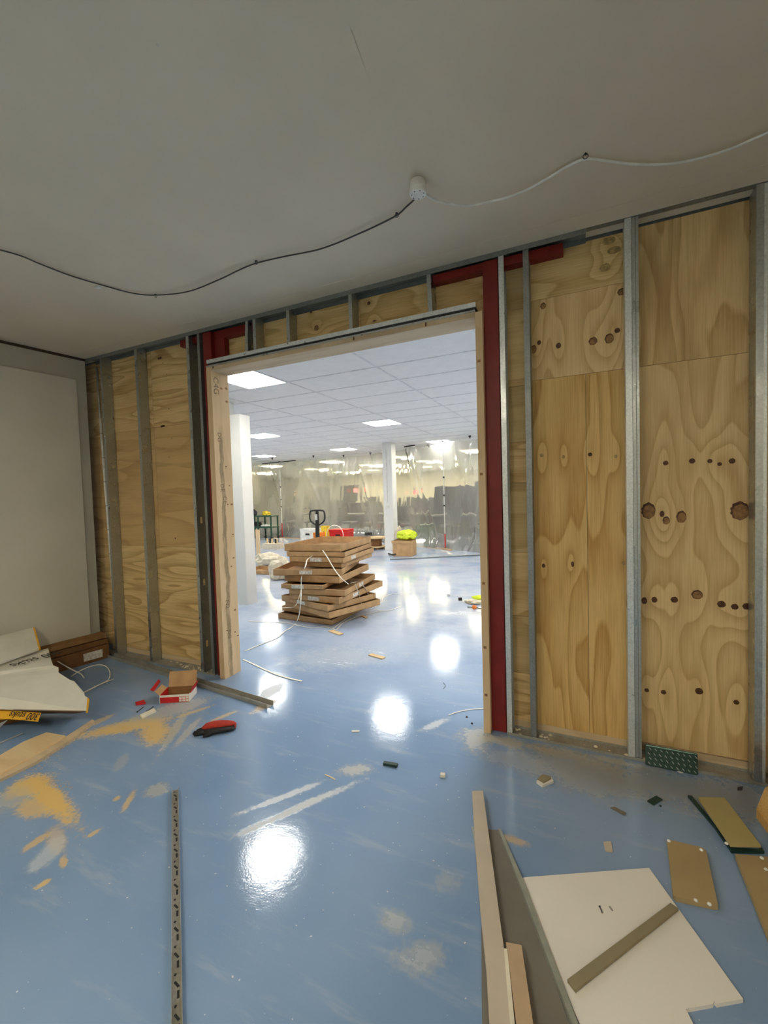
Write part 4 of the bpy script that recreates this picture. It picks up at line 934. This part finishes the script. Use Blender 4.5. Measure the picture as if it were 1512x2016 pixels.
# supports: dark crates beneath the boards, brown trays along the wall
def longbox(p0, p1, w, h, z, mat, lab, name='cardboard_carton', cat='carton', lbl_=False):
    p0, p1 = Vector(p0), Vector(p1); L = (p1-p0).length; a = math.atan2(p1.y-p0.y, p1.x-p0.x)
    t = thing(name, lab, cat, (p0.x,p0.y,z), a, None); th = .006
    MB().box(0,L,0,w,0,th).build('bottom', M[mat], t)
    MB().box(0,L,0,th,th,h).build('side_panel', M[mat], t); MB().box(0,L,w-th,w,th,h).build('side_panel', M[mat], t)
    MB().box(0,th,th,w-th,th,h).build('end_panel', M[mat], t); MB().box(L-th,L,th,w-th,th,h).build('end_panel', M[mat], t)
    if lbl_: MB().box(L-.22,L-.06,-.0015,-.0002,h*.2,h*.75).build('paper_label', M['label'], t)
    return t
longbox((-4.38,-.95,0), (-4.22,-.05,0), .14, .135, 0, 'cardboard_dark', 'brown carton lying along the left wall, lowest of three', lbl_=True)
longbox((-4.395,-.93,0), (-4.235,-.05,0), .12, .05, .137, 'cardboard_dark', 'flat brown carton lying on the lowest one by the left wall')
longbox((-4.41,-.88,0), (-4.26,-.05,0), .10, .045, .189, 'cardboard_in', 'flat brown carton on top of the pile by the left wall')
longbox((-4.15,-1.9,0), (-3.55,-1.02,0), .38, .10, 0, 'cardboard_dark', 'dark brown carton hidden beneath the white wrapping board')
# clear strap loops and steel strip
def wire(pts, r, mat, lab, cat='strap', name='plastic_strap'): return tag(MB().tube(smoothpts(pts, 6), r, 6).build(name, M[mat], None, smooth=True), lab, cat)
wire([(-4.427,-0.433,0.100), (-4.152,-0.493,0.100), (-3.983,-0.506,0.080), (-3.938,-0.480,0.050), (-3.881,-0.483,0.020)], .005, 'white_plastic', 'translucent strap sticking out of the brown cartons')
wire([(-4.054,-0.491,0.010), (-4.040,-0.457,0.030), (-4.019,-0.383,0.050), (-4.004,-0.304,0.050), (-3.930,-0.274,0.040), (-3.812,-0.310,0.020), (-3.690,-0.397,0.006), (-3.655,-0.479,0.006)], .004, 'white_plastic', 'thin clear loop of strap on the floor beside the cartons')
tag(MB().ribbon(smoothpts([(-3.564,-0.667,0.030), (-3.603,-0.582,0.020), (-3.638,-0.497,0.012), (-3.655,-0.376,0.003)],4), .016, .0015).build('packing_strap', M['strap']), 'stiff white strap end beside the corner of the wrapping board', 'strap')
tag(MB().ribbon([(-3.387,-1.334,0.004), (-3.375,-1.288,0.004), (-3.371,-1.167,0.004)], .016, .002).build('steel_strip', M['galv_bright']), 'thin bright metal strip on the floor at the left frame edge', 'strip')
# offcuts of timber with sawdust
tag(MB().slab([(-3.193,-1.506,0.030), (-3.161,-1.379,0.030), (-3.198,-1.246,0.030), (-3.183,-1.122,0.030), (-3.015,-1.099,0.030), (-2.962,-1.319,0.030), (-2.945,-1.472,0.030), (-2.951,-1.600,0.030)], .029).build('timber_offcut', M['pine_x'], bevel=.003), 'broad pale timber offcut covered in sawdust at the left frame edge', 'offcut')
tag(MB().slab([(-2.947,-1.472,0.018), (-2.968,-1.317,0.018), (-3.026,-1.093,0.018), (-3.091,-0.890,0.018), (-3.046,-0.901,0.018), (-2.963,-1.099,0.018), (-2.899,-1.325,0.018), (-2.903,-1.491,0.018)], .017).build('timber_offcut', M['pine_dirty']), 'narrow timber lath lying along the broad offcut', 'offcut')
tag(MB().slab([(-2.849,-0.716,0.012), (-2.841,-0.611,0.012), (-2.792,-0.632,0.012), (-2.799,-0.733,0.012)], .011).build('board_strip', M['board_core']), 'short white strip of board in the sawdust below the red box', 'offcut')
# sawdust grains in heaps
b = MB()
rnd = random.Random(4)
for (x, y, rx, ry, n_) in ((-2.96,-1.28,.16,.12,200),(-2.60,-1.38,.14,.04,160),(-2.66,-.87,.2,.04,160),(-2.48,-.76,.10,.10,160),(-2.3,-.6,.25,.12,80),(-3.1,-1.15,.12,.12,90)):
    for k in range(n_):
        a, q_ = rnd.uniform(0,2*PI), rnd.random()**.6; px, py = x+rx*q_*math.cos(a), y+ry*q_*math.sin(a); r = rnd.uniform(.001,.0035)
        b._add([(px-r,py,0.0003),(px+r,py-r,.0003),(px,py+r,.0003),(px,py,r)], ((0,1,3),(1,2,3),(2,0,3)))
M['sawdust'] = plain('sawdust_yellow', (0.70,0.47,0.17), .8)
o = tag(b.build('sawdust', M['sawdust']), 'yellow sawdust grains scattered on the floor around the offcuts', 'sawdust'); o['kind'] = 'stuff'
# red and white screw box
rb = thing('screw_box', 'open red and white cardboard screw box on the floor by the left stud wall', 'box', (-2.786,-0.482,0.000), math.atan2(.09,.17)+.02)
W_, D_, Hh = .108, .075, .062
rbx = rb
MB().box(-W_,W_,0,2*D_,0,.003).build('bottom', M['cardboard_in'], rb)
f_ = MB().box(-W_,W_,0,.003,0,Hh).build('front_panel', M['board_white'], rb)
MB().box(-W_+.004,W_-.008,-.0006,.0,.004,Hh-.016).build('red_print', M['red_gloss'], f_)
for i in range(3):
    for j in range(2): MB().box(-.0095,.0095,-.0012,-.0006,-.008,.008).build('white_square', M['board_white'], f_, loc=(W_-.065+.023*i, 0, .016+.020*j), bevel=.0)
MB().box(-W_,W_,2*D_-.003,2*D_,0,Hh).build('rear_panel', M['cardboard_in'], rb)
MB().box(-W_,-W_+.003,.003,2*D_-.003,0,Hh).build('end_panel', M['red_gloss'], rb); MB().box(W_-.003,W_,.003,2*D_-.003,0,Hh).build('end_panel', M['board_white'], rb)
l_ = MB().box(-W_*.95,W_*.98,-.0015,.0015,0,.115).build('lid', M['cardboard'], rb, loc=(0,2*D_,Hh-.002)); l_.rotation_euler.x = -.28
l_ = MB().box(-.0015,.0015,0,2*D_-.02,0,.05).build('lid_flap', M['cardboard'], rb, loc=(-W_,.01,Hh-.004)); l_.rotation_euler.y = -.9
l_ = MB().box(-.0015,.0015,0,2*D_-.03,0,.05).build('lid_flap', M['red_gloss'], rb, loc=(W_,.02,Hh-.004)); l_.rotation_euler.y = .35
tag(MB().slab([(-3.105,-0.442,0.030), (-3.182,-0.311,0.050), (-3.130,-0.332,0.050), (-3.082,-0.429,0.020)], .004).build('card_flap', M['red_gloss']), 'torn red card flap standing left of the screw box', 'card')
tag(MB().slab([(-3.062,-0.600,0.012), (-3.027,-0.552,0.016), (-2.970,-0.580,0.012), (-3.021,-0.621,0.010)], .009).build('card_scrap', M['red_gloss'], bevel=.002), 'small crushed red card scrap left of the screw box', 'card')
for a, lb in ((((-2.916,-0.684,0.006), (-2.945,-0.615,0.006)), 'black screw left of the pair beside the red box'), (((-2.856,-0.652,0.006), (-2.880,-0.582,0.006)), 'black screw right of the pair beside the red box')):
    p0, p1 = Vector(a[0]), Vector(a[1]); t = thing('wood_screw', lb, 'screw', p0); d = p1-p0
    MB().tube([Vector((0,0,0)), d*.9, d], [.003,.003,.0008], 6).build('shank', M['black'], t); MB().tube([-d.normalized()*.004, Vector((0,0,0))], [.0065,.003], 8).build('head', M['black'], t)
# glove
def glove():
    t = thing('work_glove', 'red and black knitted work glove lying on the floor', 'glove', (-2.179,-0.655,0.000), .62)
    def shell(nm, mat, zs, off, k=1.0):
        b = MB()
        path_ = [(-.095,0,.012),(-.075,0,.022),(-.03,0,.030),(.02,0,.030),(.06,0,.026),(.10,0,.020),(.115,0,.012)]
        n = 14; prev = None
        rad = [.014,.036,.045,.044,.038,.026,.010]
        for (x,y,z), r in zip(path_, rad):
            ring = [b.bm.verts.new((x, y+off+r*k*math.cos(2*PI*i/n), max(.0008, zs+z*.55+r*.42*math.sin(2*PI*i/n)))) for i in range(n)]
            if prev:
                for i in range(n): b.bm.faces.new((prev[i],prev[(i+1)%n],ring[(i+1)%n],ring[i]))
            else: b.bm.faces.new(ring[::-1])
            prev = ring
        b.bm.faces.new(prev)
        return b.build(nm, M[mat], t, smooth=True)
    shell('palm', 'glove_black', .004, -.006, 1.0); shell('back', 'glove_red', .022, .016, .86)
    for k, (y, L) in enumerate(((-.026,.040),(-.009,.052),(.008,.050),(.024,.036))):
        MB().tube([(-.07,y,.018),(-.095,y*1.1,.017),(-.095-L*.5,y*1.15,.013),(-.095-L,y*1.1,.009)], [.010,.0098,.009,.007], 8).build('finger', M['glove_black'], t, smooth=True)
    MB().tube([(-.02,-.035,.014),(-.045,-.055,.012),(-.075,-.060,.010)], [.011,.010,.008], 8).build('thumb', M['glove_black'], t, smooth=True)
    MB().tube([(.112,.02*math.cos(a)+.008,.018+.012*math.sin(a)) for a in [2*PI*k/10 for k in range(11)]], .003, 6, False).build('cuff', M['glove_red'], t)
glove()

# ---------------------------------------------------------------- front room, right part
bd = thing('white_board', 'large white cut board lying flat on the blue floor at the lower right', 'board', (0.135,-1.088,0.000))
sl('panel', [(-0.238,-1.009,0.012), (-0.214,-0.994,0.012), (0.212,-0.769,0.012), (0.400,-1.167,0.012), (0.328,-1.211,0.012), (0.323,-1.206,0.012), (0.317,-1.217,0.012), (0.245,-1.261,0.012), (0.271,-1.336,0.012), (0.007,-1.480,0.012), (-0.044,-1.393,0.012)], .012, 'board_white', bd)
tag(MB().slab([(-0.064,-1.324,0.024), (0.260,-0.919,0.024), (0.282,-0.932,0.024), (-0.041,-1.345,0.024)], .0105).build('board_strip', M['board_olive'], bevel=.001), 'olive brown strip lying diagonally across the white board', 'strip')
for a, lb in ((((0.033,-1.025,0.015), (0.040,-1.046,0.015)), 'dark screw lying on the white board'),):
    p0, p1 = Vector(a[0]), Vector(a[1]); t = thing('wood_screw', lb, 'screw', p0); d = p1-p0
    MB().tube([Vector((0,0,0)), d*.9, d], [.0018,.0018,.0006], 6).build('shank', M['black'], t); MB().tube([-d.normalized()*.003, Vector((0,0,0))], [.004,.0018], 8).build('head', M['black'], t)
tag(MB().box(-.008,.008,-.003,.003,0,.002).build('metal_chip', M['galv'], None, loc=(0.068,-1.014,0.013), rz=-1.0), 'tiny silver chip beside the screw on the white board', 'chip')
# grey brown tray with raised edges, beneath the strips
tr = thing('metal_tray', 'long grey brown board with raised sage edges left of the white board', 'tray', (-0.219,-1.240,0.000))
g0, g1, g2, g3 = (-0.439,-0.818,0.004), (-0.357,-0.790,0.004), (-0.018,-1.484,0.004), (-0.262,-1.591,0.004)
sl('panel', [g0, g1, (-0.068,-1.396,0.004), g2, g3], .003, 'tray_grey', tr)
sl('edge', [(-0.361,-0.807,0.022), (-0.350,-0.805,0.022), (-0.212,-1.056,0.022), (-0.032,-1.429,0.022), (-0.003,-1.492,0.022), (-0.015,-1.497,0.022), (-0.047,-1.435,0.022), (-0.227,-1.071,0.022)], .0205, 'tray_edge', tr)
sl('edge', [(-0.472,-0.833,0.016), (-0.465,-0.830,0.016), (-0.396,-1.011,0.016), (-0.402,-1.013,0.016)], .015, 'tray_edge', tr)
# tall beige strip on top
def beam(name, P, t, mat, lab, cat='strip', core=None, bevel=.001):
    o = MB().slab(P, t).build(name, M[mat], bevel=bevel); return tag(o, lab, cat)
beam('board_strip', [(-0.519,-0.630,0.034), (-0.470,-0.606,0.034), (-0.417,-0.779,0.034), (-0.266,-1.270,0.034), (-0.226,-1.400,0.034), (-0.193,-1.509,0.034), (-0.173,-1.576,0.034), (-0.233,-1.602,0.034), (-0.259,-1.518,0.034), (-0.293,-1.390,0.034), (-0.349,-1.217,0.034), (-0.439,-0.914,0.034)], .030, 'board_strip', 'long beige board strip pointing towards the right jamb')
beam('board_strip', [(-0.251,-1.320,0.036), (-0.241,-1.316,0.036), (-0.190,-1.510,0.036), (-0.170,-1.576,0.036), (-0.182,-1.581,0.036), (-0.207,-1.497,0.036)], .034, 'board_core', 'thin pale cut edge strip between the beige and the tan strips')
beam('board_strip', [(-0.249,-1.295,0.034), (-0.201,-1.285,0.034), (-0.144,-1.488,0.034), (-0.127,-1.556,0.034), (-0.168,-1.574,0.034), (-0.187,-1.507,0.034)], .028, 'board_tan', 'short tan board strip right of the long beige one')
# clear-wrapped beige offcuts
def offcut(P, z, t, lab, mat='board_back'):
    tt = thing('board_offcut', lab, 'offcut', Vector(P[0])*Vector((1,1,0)) if False else (P[0][0],P[0][1],0))
    sl('panel', P, t, mat, tt)
    return tt
M['board_back2'] = plain('board_khaki_back', (0.46,0.38,0.16), .55, 0, .05, 5)
M['crystal'] = plain('white_plaster_chip', (0.9,0.9,0.85), .3)
o1 = offcut([(0.297,-0.588,0.018), (0.420,-0.582,0.018), (0.431,-0.594,0.018), (0.411,-0.858,0.018), (0.395,-0.865,0.018), (0.281,-0.880,0.018), (0.275,-0.870,0.018)], 0, .017, 'brown board offcut alone to the right of the white board')
o2 = offcut([(0.466,-0.277,0.040), (0.576,-0.235,0.040), (0.630,-0.511,0.040), (0.520,-0.554,0.040)], 0, .010, 'khaki board offcut raised on the edge of its lower board', 'board_back2')
sl('lower_board', [(0.434,-0.233,0.012), (0.451,-0.230,0.012), (0.538,-0.525,0.012), (0.633,-0.496,0.012), (0.635,-0.473,0.012), (0.642,-0.481,0.012), (0.644,-0.502,0.012), (0.525,-0.549,0.012), (0.496,-0.415,0.012)], .0115, 'green_dark', o2)
sl('support_block', [(0.497,-0.323,0.029), (0.559,-0.297,0.029), (0.609,-0.480,0.029), (0.553,-0.504,0.029)], .028, 'board_core', o2)
o3 = offcut([(0.530,-0.576,0.022), (0.674,-0.534,0.022), (0.617,-0.985,0.022), (0.538,-1.079,0.022), (0.527,-0.932,0.022)], 0, .020, 'brown board offcut cut off by the right frame edge')
for px, par in (((0.303,-0.598,0.018), o1), ((0.414,-0.601,0.018), o1), ((0.344,-0.868,0.018), o1), ((0.384,-0.867,0.018), o1), ((0.507,-0.556,0.041), o2), ((0.618,-0.562,0.022), o3), ((0.614,-0.620,0.022), o3)):
    b = MB(); b.lathe([(.007,0),(.006,.004),(.002,.006)], (0,0,0), 7)
    o = b.build('plaster_chip', M['crystal'], par); o.location = Vector(px)-par.location
tag(MB().slab([(0.656,-0.367,0.100), (0.715,-0.264,0.140), (1.029,0.159,0.140), (0.806,-0.543,0.050), (0.680,-0.440,0.080)], .04).build('plywood_offcut', M['ply_warm']), 'orange plywood offcut sticking in at the right frame edge', 'offcut')
tag(MB().slab([(0.783,-0.239,0.030), (0.965,-0.022,0.030), (0.851,-0.336,0.030)], .029).build('prop_block', M['pine_x']), 'block under the orange plywood offcut', 'block')
bs = thing('board_scrap', 'small beige and white torn board scrap in front of the right wall', 'offcut', (-0.202,-0.376,0.000))
sl('core', [(-0.241,-0.402,0.014), (-0.228,-0.380,0.014), (-0.172,-0.343,0.014), (-0.161,-0.369,0.014), (-0.210,-0.427,0.014)], .013, 'board_white', bs)
sl('paper_face', [(-0.237,-0.393,0.020), (-0.216,-0.345,0.020), (-0.177,-0.346,0.020), (-0.173,-0.362,0.020), (-0.206,-0.410,0.020)], .005, 'board_olive', bs)
tag(MB().slab([(0.254,-0.340,0.006), (0.298,-0.284,0.006), (0.321,-0.301,0.006), (0.278,-0.359,0.006)], .0055).build('plastic_spacer', M['green_dark']), 'flat dark green plastic piece right of the torn scrap', 'spacer')
tag(MB().lathe([(.006,0),(.005,.004)], (0,0,0), 7).build('crumb', M['green_dark'], None, loc=(0.306,-0.350,0.000)), 'tiny dark crumb beside the flat green piece', 'crumb')
tag(MB().slab([(0.093,-0.455,0.004), (0.111,-0.440,0.004), (0.157,-0.463,0.004), (0.146,-0.482,0.004)], .0035).build('wood_splinter', M['tray_grey']), 'dark splinter on the floor between torn scrap and green piece', 'splinter')
tag(MB().slab([(0.055,-0.688,0.005), (0.085,-0.672,0.005), (0.088,-0.728,0.005), (0.061,-0.736,0.005)], .0045).build('board_scrap', M['board_strip']), 'tiny beige board square on the floor above the white board', 'offcut')
tag(MB().slab([(0.670,-0.059,0.003), (0.696,-0.044,0.003), (0.685,-0.073,0.003), (0.663,-0.085,0.003)], .0025).build('crumb', M['dark_grey']), 'dark speck on the floor below the rightmost stud', 'crumb')
# perforated steel nail plate leaning in the right bay
np_ = thing('perforated_plate', 'dark green perforated steel plate standing at the foot of the right bay', 'steel plate', (.281,-.030,.0)); np_.rotation_euler.x = -.10
MB().box(0,.235,0,.012,.001,.112).build('plate', M['mesh_green'], np_, bevel=.006)
for i in range(9):
    for j in range(4):
        l_ = MB().box(-.0065,.0065,-.003,.0,-.0014,.0014).build('tooth', M['galv_bright'], np_, loc=(.017+.0255*i+.006*(j%2), .0, .018+.025*j)); l_.rotation_euler.y = .85
tag(MB().slab([(0.411,-0.014,0.005), (0.425,-0.008,0.005), (0.459,-0.021,0.005), (0.438,-0.039,0.005)], .0045).build('plaster_flake', M['board_white']), 'small white plaster flake in front of the perforated plate', 'flake')
